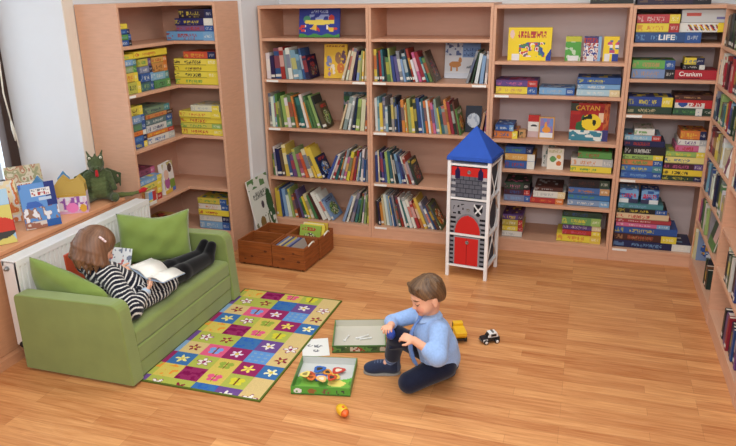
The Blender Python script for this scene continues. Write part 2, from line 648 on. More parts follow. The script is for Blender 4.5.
def row(cols, x0, x1, z, hmax, lean, a0, a1, case, shelf, count0, total, dep=0.19, y=0.03, hj=0.35, cover=None, place=None, end='the pillar end', tmin=0.006, seed=0, colour_total=None):
    """a run of books from x0 to x1; lean -1: tops towards x0, +1: towards x1"""
    rng = random.Random(1000 + seed)
    n = len(cols)
    hs = [hmax * (1 - hj * rng.random() ** 1.6) for _ in cols]
    ts0 = [0.5 + rng.random() for _ in cols]
    if lean > 0:
        pass
    ang = [a0 + (a1 - a0) * (i / max(n - 1, 1)) ** 1.2 for i in range(n)]
    order = list(range(n)) if lean <= 0 else list(range(n - 1, -1, -1))
    lo, hi = 0.001, 0.08
    for _ in range(40):
        k = (lo + hi) / 2
        xs, L = pack([(max(tmin, ts0[i] * k), hs[i], ang[j]) for j, i in enumerate(order)], lean)
        if L < x1 - x0:
            lo = k
        else:
            hi = k
    k = lo
    xs, L = pack([(max(tmin, ts0[i] * k), hs[i], ang[j]) for j, i in enumerate(order)], lean)
    for j, i in enumerate(order):
        t, h, a = max(tmin, ts0[i] * k), hs[i], ang[j]
        base, word = CW[cols[i]]
        base = mute(tuple(max(0, min(255, int(v + rng.uniform(-14, 14)))) for v in base), 0.8, 0.95)
        last = j == n - 1
        d = dep * rng.uniform(0.85, 1.1)
        yy = y + rng.uniform(0, 0.02)
        mb = book_mesh(t, h, d, base, rng, (1 if lean <= 0 else -1) if (last and cover) else None, cover)
        nth = ORD[count0 + i + 1]
        same = (colour_total or cols).count(cols[i])
        if same == 1:
            lab = f'only {word} book on the {shelf} shelf down, {case}'
        else:
            lab = f'{word} book {nth} from {end}, {shelf} shelf down, {case}'
        if lean <= 0:
            M = Matrix.Translation((x0 + xs[j], yy, z + 0.0004)) @ Matrix.Rotation(-a, 4, 'Y')
        else:
            # mirrored: pivot on the lower right edge
            M = Matrix.Translation((x1 - xs[j], yy, z + 0.0004)) @ Matrix.Rotation(a, 4, 'Y') @ Matrix.Translation((-t, 0, 0))
        if place is not None:
            M = place @ M
        put_book(mb, lab, f'books on the {shelf} shelf, {case}', M)


cA_ = 'bookcase behind the crates'
cB_ = 'bookcase beside the tower'


def shelf_books(case, shelf, z, groups, seed, **kw):
    allc = ''.join(g[0] for g in groups)
    n = 0
    for i, (cols, x0, x1, h, lean, a0, a1, cover) in enumerate(groups):
        row(cols, x0, x1, z, h, lean, a0, a1, case, shelf, n, len(allc), seed=seed * 10 + i, cover=cover, colour_total=allc, **kw)
        n += len(cols)


shelf_books(cA_, 'second', 1.2525, [('WNBRSWAABN', 0.025, 0.40, 0.245, -1, 0.02, 0.2, 'dark'), ('CWCNALYC', 0.66, 0.871, 0.25, 1, 0.05, 0.30, None)], 1)
shelf_books(cA_, 'third', 0.8685, [('SWAGLGLWGODTWOGGLDU', 0.022, 0.53, 0.27, -1, 0.02, 0.36, 'green'), ('CSWNLCO', 0.63, 0.871, 0.27, 1, 0.06, 0.30, None)], 2)
shelf_books(cA_, 'fourth', 0.4565, [('GWNUYBPLMOCYYN', 0.025, 0.50, 0.27, -1, 0.05, 0.42, 'blue'), ('BWRTRSMYORCATWBS', 0.505, 0.871, 0.265, 1, 0.05, 0.42, 'blue')], 3)
shelf_books(cA_, 'bottom', 0.1005, [('YYBAWLOFPGYCGFWWA', 0.03, 0.56, 0.26, -1, 0.05, 0.52, 'green'), ('AWSTGWLY', 0.63, 0.871, 0.265, 1, 0.05, 0.36, None)], 4)
shelf_books(cB_, 'second', 1.2525, [('YDRTDGLBPSATNRWMRTGU', 0.918, 1.40, 0.25, -1, 0.03, 0.40, 'dark'), ('SDWAW', 1.62, 1.785, 0.24, 1, 0.05, 0.30, None)], 5)
shelf_books(cB_, 'third', 0.8705, [('WAYSAKSBNBNOYOLYDBATOWOMASYTSORDUG', 0.918, 1.60, 0.265, -1, 0.03, 0.22, 'warm'), ('EM', 1.73, 1.786, 0.2, 1, 0.05, 0.16, None)], 6)
shelf_books(cB_, 'fourth', 0.4595, [('BCNPBLTCKABNWRSD', 0.918, 1.27, 0.26, -1, 0.02, 0.36, 'dark')], 7)
shelf_books(cB_, 'bottom', 0.1005, [('KNOCWAWBSGRWTWWROYSWBUG', 0.918, 1.47, 0.265, -1, 0.08, 0.50, 'warm')], 8)

# books standing spine out in the side-wall bookcases: local x runs from the corner towards the viewer
RP = Matrix.Translation((3.262, 0, 0)) @ Matrix.Rotation(-PI / 2, 4, 'Z')
c1 = 'corner-side wall bookcase'


def rrow(shelf, z, cols, x0, x1, h, seed, case=c1, a1=0.04, cover=None):
    row(cols, x0, x1, z + 0.0115, h, -1, 0.0, a1, case, shelf, 0, len(cols), place=RP, y=0.006, dep=0.18, end='the corner', seed=300 + seed, hj=0.3, cover=cover)


rrow('top', 1.53, 'CKUKDSKGSDKWTKD', 0.025, 0.84, 0.2, 1)
rrow('second', 1.29, 'CWGWRRFBMPRFTAGDRB', 0.025, 0.84, 0.195, 2)
rrow('third', 1.07, 'STBNWLUTYBGRTABKGTDB', 0.025, 0.84, 0.18, 3)
rrow('fourth', 0.848, 'FRFYYEFWWC', 0.025, 0.60, 0.18, 4)
rrow('fifth', 0.60, 'BNATBWWKNDSGWE', 0.025, 0.82, 0.2, 5)
rrow('sixth', 0.36, 'MKDGWLES', 0.025, 0.46, 0.19, 6, a1=0.1)
rrow('lowest', 0.0885, 'YWCA', 0.025, 0.105, 0.235, 12, c1, 0.05, 'blue')
c2 = 'second side-wall bookcase'
rrow('sixth', 0.36, 'WKSDWNPKB', 1.05, 1.42, 0.2, 7, c2, a1=0.1)
rrow('fourth', 0.848, 'WNBA', 0.92, 1.05, 0.18, 8, c2)
rrow('bottom', 0.0885, 'KNPRNKBFP', 1.25, 1.62, 0.19, 9, c2, a1=0.12)
rrow('fifth', 0.60, 'PNKB', 1.50, 1.62, 0.18, 10, c2)
rrow('bottom', 0.0885, 'DKUD', 0.50, 0.62, 0.17, 11, c1, a1=0.1)


def face_book(w, h, t, fn, label, M, nu=None, nv=None, cat='picture book', name='picture_book', spine=(200, 200, 200), group=None):
    """book shown cover first: cover faces local -Y, parts cover and pages"""
    r = thing(name, label, cat, group=group)
    nu = nu or max(12, int(w / 0.0045))
    nv = nv or max(12, int(h / 0.0045))
    b = MB()
    b.box((0, 0, 0), (w, 0.002, h), col=spine)
    b.box((0, t - 0.002, 0), (w, t, h), col=spine)
    b.box((0, 0.002, 0), (0.002, t - 0.002, h), col=spine)
    b.grid((0, -0.0005, 0), (w, 0, 0), (0, 0, h), nu, nv, fn)
    b.build('cover', CARD, r)
    b = MB()
    b.box((0.0022, 0.0022, 0.003), (w - 0.004, t - 0.0022, h - 0.003))
    b.build('pages', PAPER, r)
    M = M.copy()
    M.translation.z += max(0.0, -M[2][1]) * (t + 0.0006) + 0.0006
    r.matrix_world = M
    return r


def lean_at(x, y, z, yaw, tilt):
    """stand a cover-out book at its lower front corner, yawed about Z, top tipped back"""
    return Matrix.Translation((x, y, z)) @ Matrix.Rotation(yaw, 4, 'Z') @ Matrix.Rotation(-tilt, 4, 'X')


def E2(u, v, cu, cv, a, b):
    return ((u - cu) / a) ** 2 + ((v - cv) / b) ** 2 < 1


def airship(u, v):
    if v < 0.10 + 0.03 * math.sin(u * 20):
        return (70, 140, 70)
    if E2(u, v, 0.5, 0.52, 0.36, 0.09) or (0.16 < u < 0.86 and 0.46 < v < 0.6):
        return (232, 214, 96)
    if E2(u, v, 0.2, 0.62, 0.09, 0.13):
        return (80, 150, 120)
    if E2(u, v, 0.8, 0.66, 0.07, 0.12):
        return (196, 70, 60)
    if 0.62 < v < 0.78 and 0.25 < u < 0.75 and vn(u * 9, v * 9, 3) > 0.5:
        return (150, 170, 220)
    if 0.2 < v < 0.42 and vn(u * 10, v * 10, 8) > 0.58:
        return [(196, 66, 66), (232, 232, 232), (230, 190, 70)][int(u * 7) % 3]
    if 0.84 < v < 0.93 and scrawl((u - 0.3) / 0.42, (v - 0.84) / 0.09, 4, 8):
        return (170, 190, 230)
    return (48, 62, 150)


face_book(0.335, 0.215, 0.014, airship, 'blue landscape picture book with yellow airship, alone on the top shelf', lean_at(0.293, 0.10, 1.5675, 0.0, 0.16), spine=(48, 62, 150))


def yellowbook(u, v):
    if v > 0.9 and scrawl((u - 0.1) / 0.8, (v - 0.91) / 0.06, 2, 14):
        return (150, 90, 40)
    for cu, cv, a, b, c in ((0.2, 0.5, 0.13, 0.16, (120, 130, 170)), (0.62, 0.6, 0.15, 0.17, (150, 110, 80)), (0.85, 0.62, 0.1, 0.2, (110, 80, 100)), (0.4, 0.27, 0.13, 0.15, (230, 220, 200)), (0.72, 0.3, 0.16, 0.15, (206, 120, 60)), (0.25, 0.18, 0.1, 0.12, (150, 120, 160))):
        if E2(u, v, cu, cv, a, b) and vn(u * 12, v * 14, 6) > 0.35:
            return c
    return (226, 186, 60)


face_book(0.19, 0.262, 0.012, yellowbook, 'yellow cover-out picture book with animal figures, second shelf behind the crates', lean_at(0.475, 0.14, 1.253, 0.0, 0.14), spine=(220, 180, 50))


def forestbook(u, v):
    if v > 0.86:
        return (60, 84, 84) if vn(u * 8, v * 6, 4) > 0.4 else (90, 120, 130)
    a = vn(u * 7, v * 8, 11)
    if v < 0.3 and a > 0.45:
        return (96, 160, 66)
    if 0.4 < v < 0.75 and a > 0.66:
        return (150, 150, 170)
    return (58, 110, 62) if a > 0.4 else (44, 84, 56)


face_book(0.23, 0.255, 0.012, forestbook, 'green forest-scene picture book shown cover out, third shelf behind the crates', lean_at(0.565, 0.31, 0.869, 0.0, 0.13), spine=(50, 90, 56))


def snowbook(u, v):
    if E2(u, v, 0.30, 0.40, 0.17, 0.09) or E2(u, v, 0.44, 0.52, 0.05, 0.08) or (0.16 < u < 0.21 and 0.2 < v < 0.4) or (0.34 < u < 0.38 and 0.2 < v < 0.4):
        return (206, 140, 74)
    if u > 0.5 and v > 0.6:
        if 0.64 < v < 0.86 and scrawl((u - 0.54) / 0.42, (v - 0.64) / 0.1 if v < 0.74 else (v - 0.77) / 0.09, 9, 8):
            return (60, 90, 150)
        return (126, 160, 210)
    if v > 0.66:
        return (90, 110, 160) if vn(u * 14, v * 12, 5) > 0.55 else (206, 218, 232)
    if 0.3 < v < 0.38 and u > 0.6 and vn(u * 12, v * 30, 3) > 0.5:
        return (130, 140, 150)
    return (228, 232, 238) if v > 0.15 else (214, 222, 234)


face_book(0.27, 0.262, 0.012, snowbook, 'white and blue winter picture book with tan deer, cover out, bookcase beside the tower', lean_at(1.405, 0.31, 1.253, 0.0, 0.13), spine=(200, 210, 226))


def moonbook(u, v):
    if E2(u, v, 0.5, 0.45, 0.4, 0.27):
        return (196, 204, 214) if vn(u * 9, v * 9, 3) > 0.4 else (160, 172, 190)
    return (34, 42, 58)


face_book(0.12, 0.2, 0.012, moonbook, 'dark picture book with big pale moon, behind the blue tower roof', lean_at(1.607, 0.15, 0.871, 0.0, 0.12), spine=(30, 36, 50))


def treebook(u, v):
    if E2(u, v, 0.85, 0.45, 0.17, 0.3) and vn(u * 9, v * 12, 2) > 0.3:
        return (48, 84, 46)
    if E2(u, v, 0.35, 0.28, 0.13, 0.1):
        return (124, 100, 50)
    if E2(u, v, 0.35, 0.14, 0.05, 0.08):
        return (80, 110, 70)
    if E2(u, v, 0.5, 0.55, 0.07, 0.06):
        return (70, 60, 70)
    if v > 0.84 and vn(u * 8, v * 9, 4) > 0.5:
        return (90, 130, 80)
    if 0.66 < v < 0.78 and scrawl((u - 0.15) / 0.7, (v - 0.66) / 0.12, 3, 10):
        return (90, 96, 90)
    if v < 0.4 and vn(u * 14, v * 14, 7) > 0.72:
        return (110, 120, 90)
    return (216, 220, 210)


face_book(0.345, 0.51, 0.012, treebook, 'tall white picture book with trees leaning upright behind the empty crates', lean_at(0.092, -0.378, 0.001, PI / 2, 0.19), spine=(220, 220, 214))


def rface(w, h, t, fn, label, x, y, z, spine):
    """cover-out book in the side-wall bookcases, facing -X; x = distance from the corner along the wall"""
    M = RP @ lean_at(x, y, z, 0.0, 0.2)
    return face_book(w, h, t, fn, label, M, spine=spine)


rface(0.15, 0.18, 0.012, lambda u, v: (60, 140, 210) if vn(u * 4, v * 5, 4) > 0.35 else (20, 40, 70), 'bright blue cover-out book on fourth shelf of the second side-wall bookcase', 1.12, 0.012, 0.8605, (50, 110, 180))
rface(0.19, 0.185, 0.012, lambda u, v: (236, 230, 222) if vn(u * 4, v * 5, 14) > 0.4 else ((120, 60, 90) if u < 0.3 else (90, 86, 92)), 'white cover-out book with dark figures, fourth shelf of the corner-side wall bookcase', 0.63, 0.012, 0.8605, (220, 210, 210))
rface(0.2, 0.18, 0.012, lambda u, v: (90, 130, 70) if v < 0.3 else ((200, 160, 150) if u > 0.5 else (60, 80, 60)), 'green and pink cover-out book, sixth shelf of the corner-side wall bookcase', 0.49, 0.012, 0.3725, (90, 130, 80))


# ------------------------------------------------------------------ board games and boxes
def game_mesh(w, d, h, base, end=None, acc=None, seed=1, style='side', top=None, fn=None, endw=0.24):
    """box, front towards -Y; printed front and lid top"""
    mb = MB()
    dk = tuple(int(v * 0.92) for v in base)
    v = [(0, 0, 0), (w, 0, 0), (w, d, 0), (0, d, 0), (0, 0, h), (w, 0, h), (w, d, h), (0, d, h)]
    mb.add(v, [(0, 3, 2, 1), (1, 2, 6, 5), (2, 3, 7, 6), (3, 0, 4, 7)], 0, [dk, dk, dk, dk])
    acc = acc or (250, 245, 235)
    end = end or base

    def side(a, b):
        if a > 1 - endw and end != base:
            if 0.3 < b < 0.7 and scrawl((a - 1 + endw * 0.85) / (endw * 0.7), (b - 0.3) / 0.4, seed + 5, 4):
                return mixc(end, (236, 232, 220), 0.6)
            return end
        if 0.30 < b < 0.72 and scrawl((a - 0.24) / 0.4, (b - 0.30) / 0.42, seed, 11):
            return mixc(base, acc, 0.75)
        if 0.12 < b < 0.22 and 0.3 < a < 0.6 and vn(a * 90, 1, seed) > 0.5:
            return mixc(base, acc, 0.45)
        if a < 0.14 and 0.2 < b < 0.8 and vn(a * 40, b * 4, seed) > 0.5:
            return mixc(base, acc, 0.6)
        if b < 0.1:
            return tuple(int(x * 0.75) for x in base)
        return base
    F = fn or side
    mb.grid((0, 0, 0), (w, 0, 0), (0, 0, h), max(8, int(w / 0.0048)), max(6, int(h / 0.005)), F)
    P = PALS[top] if top else [base, base, dk, acc, end]
    mb.grid((0, 0, h), (w, 0, 0), (0, d, 0), 10, 9, lambda a, b: blotch(a, b, seed, P, 4) if 0.08 < a < 0.92 and 0.08 < b < 0.92 else base)
    return mb


LETTER = {'w': mat('print_white', (238, 236, 230), 0.5), 'r': mat('print_red', (190, 40, 36), 0.5), 'y': mat('print_yellow', (240, 206, 50), 0.5), 'g': mat('print_gold', (222, 170, 60), 0.5), 'k': mat('print_black', (26, 24, 26), 0.5), 'm': mat('print_rust', (150, 70, 54), 0.5), 'b': mat('print_blue', (50, 70, 150), 0.5)}
GC = {'y': (238, 214, 48), 'b': (46, 92, 172), 'n': (34, 42, 92), 'l': (116, 170, 220), 'r': (196, 50, 48), 'g': (86, 158, 72), 'd': (48, 74, 58), 'w': (224, 224, 216), 'k': (38, 36, 42), 'o': (226, 122, 48), 'p': (98, 68, 140), 'm': (220, 100, 150), 'u': (84, 46, 40), 's': (176, 182, 184), 'c': (228, 206, 150), 't': (70, 140, 150), 'e': (206, 150, 90), 'v': (80, 40, 60), 'i': (150, 190, 90)}
gseed = [0]


def game(x, y, z, w, d, h, base, end, acc, label, place=None, yaw=0.0, group=None, title=None, fn=None, top=None, endw=0.24, name='board_game', cat='board game'):
    gseed[0] += 1
    b = lambda c: mute(GC[c] if isinstance(c, str) else c, 0.84, 0.97)
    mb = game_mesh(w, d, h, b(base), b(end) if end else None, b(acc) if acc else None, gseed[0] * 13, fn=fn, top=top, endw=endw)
    M = Matrix.Translation((x, y, z)) @ Matrix.Rotation(yaw, 4, 'Z')
    if place is not None:
        M = place @ M
    if title:
        r = thing(name, label, cat, group=group)
        mb.build('box', CARD, r, bevel=0.0015)
        body, size, u, vv, lm, sx = title
        text(body, size, Matrix.Translation((w * u, -0.0012, h * vv)) @ FRONT, LETTER[lm], r, sx=sx, bold=size * 0.02)
        r.matrix_world = M
        return r
    o = mb.build(name, CARD, bevel=0.0015)
    o.matrix_world = M
    return tag(o, label, cat, group)


def stack(x, y, z, items, where, place=None, d=0.24, group=None):
    """items bottom up: (w, h, base, end, acc, dx, words[, title][, fn])"""
    rng = random.Random(int(x * 997) + int(z * 991))
    zz = z + 0.0006
    n = len(items)
    for i, it in enumerate(items):
        w, h, base, end, acc, dx, wd = it[:7]
        title = it[7] if len(it) > 7 else None
        fn = it[8] if len(it) > 8 else None
        game(x + dx, y + rng.uniform(0, 0.012), zz, w, d * rng.uniform(0.9, 1.05), h, base, end, acc, wd + ', ' + where, place, rng.uniform(-0.006, 0.006), group, title, fn)
        zz += h + 0.0008


# bookcase behind the tower -----------------------------------------------------------------
Z = lambda k, i: LV[k][i] + 0.0115


def partygame(u, v):
    if v > 0.66 and v < 0.9 and u > 0.2 and scrawl((u - 0.22) / 0.66, (v - 0.68) / 0.2, 21, 9):
        return (176, 60, 60)
    if u < 0.17 and v > 0.6:
        return (232, 200, 190) if E2(u, v, 0.09, 0.8, 0.05, 0.13) else (238, 210, 60)
    if 0.1 < v < 0.55 and 0.25 < u < 0.85 and vn(u * 12, v * 9, 5) > 0.45:
        return [(60, 90, 160), (200, 70, 60), (240, 230, 220), (90, 60, 90), (80, 140, 90)][int(vn(u * 9, v * 8, 2) * 9) % 5]
    if u > 0.88 and v < 0.35 and (u - 0.88) * 2.4 > v - 0.1:
        return (40, 66, 150)
    if 0.1 < u < 0.28 and v < 0.2:
        return (226, 226, 226)
    return (238, 212, 46)


game(1.905, 0.10, Z('C', 0), 0.30, 0.06, 0.225, 'y', None, 'r', 'large yellow party game standing upright on the top shelf behind the tower', fn=partygame)


def small1(u, v):
    if v < 0.22 and 0.2 < u < 0.85:
        return (224, 224, 224)
    if v > 0.8:
        return (190, 190, 60)
    return (84, 160, 70) if vn(u * 5, v * 6, 3) > 0.4 else (190, 210, 180)


def small2(u, v):
    if u > 0.82:
        return (140, 180, 214)
    if v < 0.2 and 0.2 < u < 0.6:
        return (224, 224, 224)
    if v > 0.72:
        return (170, 60, 60) if scrawl(u / 0.8, (v - 0.74) / 0.2, 8, 5) else (60, 60, 120)
    return blotch(u, v, 44, [(60, 70, 140), (220, 200, 190), (170, 70, 60), (230, 230, 230)], 6)


def small3(u, v):
    if u > 0.6 and v < 0.3:
        return (44, 70, 150)
    if v < 0.3 and u > 0.1 and u < 0.45:
        return (224, 224, 224)
    if 0.3 < v < 0.85 and vn(u * 6, v * 7, 9) > 0.55:
        return [(190, 80, 120), (70, 120, 160), (235, 235, 235)][int(v * 9) % 3]
    return (238, 208, 50)


game(2.30, 0.12, Z('C', 0), 0.105, 0.05, 0.165, 'g', None, None, 'small upright green game box beside two other small boxes', fn=small1)
game(2.422, 0.12, Z('C', 0), 0.115, 0.05, 0.165, 'n', None, None, 'small upright blue and red game box between green and yellow ones', fn=small2)
game(2.552, 0.12, Z('C', 0), 0.10, 0.05, 0.165, 'y', None, None, 'small upright yellow game box with blue corner at the end of the trio', fn=small3)

w1 = 'second shelf behind the tower'
stack(1.84, 0.04, Z('C', 1), [(0.29, 0.052, 'y', 'b', 'e', 0, 'yellow box with blue end under a purple game'), (0.29, 0.045, 'p', 'r', 'm', 0.0, 'purple and pink flat game box atop a yellow box')], w1)
stack(2.145, 0.04, Z('C', 1), [(0.24, 0.05, 'l', 'b', 's', 0, 'single flat pale blue game box with dark blue end')], w1)
stack(2.40, 0.04, Z('C', 1), [(0.285, 0.045, (170, 205, 220), 'c', 'w', 0, 'pale blue-white box at the bottom of three blue games'), (0.28, 0.035, 'l', None, 'w', 0.004, 'thin sky blue box in the middle of three blue games'), (0.285, 0.045, 'b', None, 'y', 0.0, 'bright blue box with yellow print topping three blue games')], w1)

w2 = 'third shelf behind the tower'
stack(1.84, 0.04, Z('C', 2), [(0.17, 0.055, 'o', 'y', 'b', 0, 'orange and yellow small box under a little blue box'), (0.13, 0.045, 'b', 'l', 'w', 0.01, 'little blue box on an orange box')], w2)
game(2.015, 0.09, Z('C', 2), 0.05, 0.06, 0.06, 'e', None, 'd', 'tiny brown box beside the orange box behind the tower', name='game_box', cat='box')


def penguin(u, v):
    if v > 0.7:
        return (190, 50, 46)
    if v < 0.28:
        return (206, 180, 180)
    return (60, 60, 66) if E2(u, v, 0.5, 0.52, 0.3, 0.05) else (228, 226, 220)


game(2.075, 0.14, Z('C', 2), 0.085, 0.05, 0.165, 'w', None, None, 'red and white upright small box behind a wood-framed picture', fn=penguin, name='game_box', cat='box')


def castlepic(u, v):
    if u < 0.08 or u > 0.92 or v > 0.94 or v < 0.05:
        return (198, 150, 90)
    if v < 0.28:
        return (226, 228, 230)
    if E2(u, v, 0.5, 0.42, 0.28, 0.14) or E2(u, v, 0.45, 0.58, 0.08, 0.2):
        return (226, 150, 60)
    return (110, 140, 200) if vn(u * 5, v * 6, 2) > 0.4 else (150, 120, 170)


game(2.155, 0.10, Z('C', 2), 0.11, 0.02, 0.16, 'e', None, None, 'small wooden-edged picture puzzle standing in front of a red-white box', fn=castlepic, name='picture_puzzle', cat='puzzle')


def island_game(u, v):
    if u > 0.86:
        return (60, 60, 120) if v < 0.3 else ((150, 60, 40) if vn(u * 30, v * 10, 2) > 0.5 else (190, 100, 50))
    if v < 0.28:
        return (220, 226, 220) if vn(u * 9, v * 16, 4) > 0.5 else (60, 130, 150)
    if E2(u, v, 0.55, 0.5, 0.25, 0.22):
        if vn(u * 8, v * 8, 6) > 0.62:
            return (30, 40, 30)
        return (236, 206, 50)
    if E2(u, v, 0.3, 0.45, 0.16, 0.25) and vn(u * 9, v * 7, 12) > 0.42:
        return (40, 100, 60)
    if v > 0.8 and u < 0.2:
        return (60, 70, 60)
    if u > 0.72 and 0.5 < v < 0.75:
        return (230, 200, 170)
    return (176, 44, 40) if vn(u * 5, v * 5, 9) > 0.3 else (150, 30, 34)


game(2.37, 0.10, Z('C', 2), 0.265, 0.075, 0.268, 'r', None, None, 'big red island strategy game standing upright with gold title', fn=island_game, title=('CATAN', 0.048, 0.44, 0.87, 'g', 1.0))

w3 = 'fourth shelf beside the tower'
stack(1.93, 0.04, Z('C', 3), [(0.215, 0.058, 'b', 'w', 'r', 0, 'blue box with white stripe under an orange game'), (0.215, 0.05, (222, 160, 70), 'w', 'c', 0.0, 'orange game with white figures between two blue boxes'), (0.195, 0.05, 'b', 'n', 'g', 0.0, 'blue and green box topping an orange game')], w3)


def cards1(u, v):
    if v > 0.78:
        return (196, 196, 150) if scrawl((u - .1) / .8, (v - .8) / .15, 3, 6) else (226, 222, 206)
    if E2(u, v, 0.35, 0.5, 0.2, 0.14):
        return (96, 150, 90)
    if E2(u, v, 0.7, 0.62, 0.14, 0.1):
        return (214, 160, 70)
    if E2(u, v, 0.72, 0.3, 0.16, 0.12):
        return (206, 110, 60)
    return (232, 228, 214)


game(2.19, 0.15, Z('C', 3), 0.085, 0.04, 0.165, 'w', None, None, 'white upright card game half hidden behind a similar front box', fn=lambda u, v: (120, 140, 130) if vn(u * 5, v * 6, 41) > 0.62 else (222, 222, 216), name='card_game', cat='card game')
game(2.232, 0.08, Z('C', 3), 0.115, 0.04, 0.155, 'w', None, None, 'front white upright card game with green and orange animals', fn=cards1, name='card_game', cat='card game')
stack(2.40, 0.04, Z('C', 3), [(0.28, 0.045, 'y', 'y', 'g', 0.0, 'yellow and blue flat box under a cream game'), (0.285, 0.055, (214, 208, 196), 's', 'o', 0.0, 'cream flat game between yellow and green boxes'), (0.23, 0.05, 'g', None, 'r', 0.045, 'green flat game atop a cream box')], w3)
w4 = 'fifth shelf beside the tower'
stack(1.935, 0.04, Z('C', 4), [(0.20, 0.05, (120, 130, 170), 'b', 'l', 0, 'grey-blue box under a darker game'), (0.19, 0.042, 'v', 'r', 'b', 0, 'maroon flat box in the middle of three dark boxes'), (0.185, 0.05, 'd', 'k', 'm', 0, 'dark green box topping three dark boxes')], w4)
stack(2.13, 0.04, Z('C', 4), [(0.24, 0.045, 'r', 'o', 'o', 0, 'red and orange flat game beneath a white box'), (0.23, 0.05, (222, 220, 210), 'c', 's', 0.02, 'white flat game on a red box'), (0.2, 0.03, 'u', None, 's', 0.03, 'brown flat box topping a white game')], w4)
stack(2.40, 0.04, Z('C', 4), [(0.29, 0.045, (126, 156, 196), 'l', 'w', 0, 'grey-blue box at the bottom of four blue games'), (0.29, 0.045, (50, 120, 190), None, 'g', 0.0, 'bright blue game second from the bottom of four'), (0.285, 0.048, (70, 110, 180), 'e', 'o', 0.0, 'blue box with orange figures third from the bottom of four'), (0.28, 0.06, 'k', 'd', 'u', 0.0, 'dark box topping the pile of blue games')], w4)
w5 = 'bottom shelf beside the tower'
stack(1.935, 0.04, BOT, [(0.15, 0.045, 'w', 'w', 's', 0, 'white flat box at the base of four'), (0.155, 0.04, 'y', 'r', 'w', 0, 'yellow-white box second from the base of four'), (0.15, 0.05, (196, 176, 60), 'r', 'w', 0, 'mustard box with red end third from the base of four'), (0.15, 0.04, 'p', 'v', 'y', 0, 'dark purple box topping four boxes')], w5)
stack(2.37, 0.035, BOT, [(0.315, 0.06, 'y', (232, 196, 60), 'o', -0.03, 'large bright yellow game under a red one'), (0.27, 0.035, 'r', 'y', 'm', 0.01, 'thin red game box on a yellow game'), (0.27, 0.04, 'p', 'c', 'w', 0.01, 'purple game box on a red one'), (0.275, 0.06, (100, 160, 90), 'i', 'y', 0.0, 'green and yellow game box on a purple one'), (0.27, 0.04, 'd', 'd', 'b', 0.01, 'dark green game topping the pile over a yellow box')], w5)

# narrow corner bookcase ---------------------------------------------------------------------
X0 = 2.746
v1 = 'top shelf, narrow bookcase'
stack(X0, 0.035, Z('D', 0), [(0.40, 0.066, (44, 84, 146), 'b', 'l', 0, 'long blue life-path game at the bottom', ('LIFE', 0.048, 0.48, 0.5, 'w', 1.25)), (0.26, 0.056, 'y', 'r', 'o', 0.0, 'yellow game with red print on a long blue box'), (0.26, 0.056, (206, 64, 70), 'y', 'w', 0.0, 'red game topping a yellow one')], v1)
game(3.01, 0.05, Z('D', 0) + 0.068, 0.27, 0.24, 0.058, 'w', 'y', 'r', 'white patterned game with yellow end under a silver box on the top shelf', fn=lambda u, v: (238, 214, 60) if u > 0.84 else ([(190, 60, 60), (60, 60, 80), (230, 200, 70)][int((u * 30 + v * 6)) % 3] if 0.2 < v < 0.85 and abs(math.sin(u * 26 + v * 3)) > 0.55 and u > 0.18 else (228, 228, 222)))
game(3.015, 0.05, Z('D', 0) + 0.128, 0.275, 0.24, 0.08, 's', None, 'r', 'silver-grey game with red curve topping a white patterned box', fn=lambda u, v: (196, 90, 80) if 0.1 < u < 0.42 and 0.5 < v < 0.75 else ((120, 120, 170) if u > 0.75 and 0.25 < v < 0.42 else (200, 204, 204)))
v2 = 'second shelf, narrow bookcase'
stack(X0, 0.035, Z('D', 1), [(0.27, 0.062, (120, 150, 200), 'k', 'e', 0, 'pale blue game with brown figures under a green one'), (0.265, 0.058, (96, 180, 80), 'b', 'e', 0.0, 'bright green flat game on a pale blue one')], v2)
stack(3.012, 0.035, Z('D', 1), [(0.262, 0.06, (178, 44, 56), None, 'w', 0, 'dark red quiz game with white script', ('Cranium', 0.04, 0.38, 0.56, 'w', 1.0), lambda u, v: (40, 20, 30) if 0.1 < u < 0.62 and 0.1 < v < 0.2 else (178, 44, 56))], v2)
game(3.06, 0.06, Z('D', 1) + 0.0625, 0.135, 0.14, 0.03, 'k', 'w', 'w', 'small dark box with white print on a red quiz game', name='game_box', cat='box')
game(3.068, 0.06, Z('D', 1) + 0.0935, 0.12, 0.12, 0.045, 'y', 'n', 'b', 'small yellow and navy box topping a dark one over the red quiz game', name='game_box', cat='box', endw=0.42)
v3 = 'third shelf, narrow bookcase'
stack(X0, 0.035, Z('D', 2), [(0.28, 0.05, 'd', None, 'c', 0, 'dark green flat game under a blue one'), (0.28, 0.065, (44, 74, 160), 'y', 'y', 0.0, 'blue game with yellow print and yellow end')], v3)
stack(3.034, 0.035, Z('D', 2), [(0.245, 0.048, (50, 90, 70), 'd', 'g', 0, 'green flat game under a red-and-white one'), (0.24, 0.055, (214, 214, 206), 'u', 'r', 0.008, 'white game with red top edge over a green box', None, lambda u, v: (190, 46, 50) if v > 0.62 or (u > 0.75) else ((50, 80, 150) if E2(u, v, 0.2, 0.5, 0.12, 0.4) else ((190, 50, 50) if 0.35 < u < 0.7 and scrawl((u - .35) / .35, (v - .2) / .4, 3, 5) else (222, 218, 210)))), (0.25, 0.03, 'u', None, 'e', 0.0, 'thin dark brown box topping the red-and-white game')], v3)
game(3.17, 0.012, Z('D', 2) + 0.001, 0.04, 0.01, 0.05, 'w', None, 'b', 'tiny white tag card standing before the green flat game', name='label_card', cat='card')
v4 = 'fourth shelf, narrow bookcase'
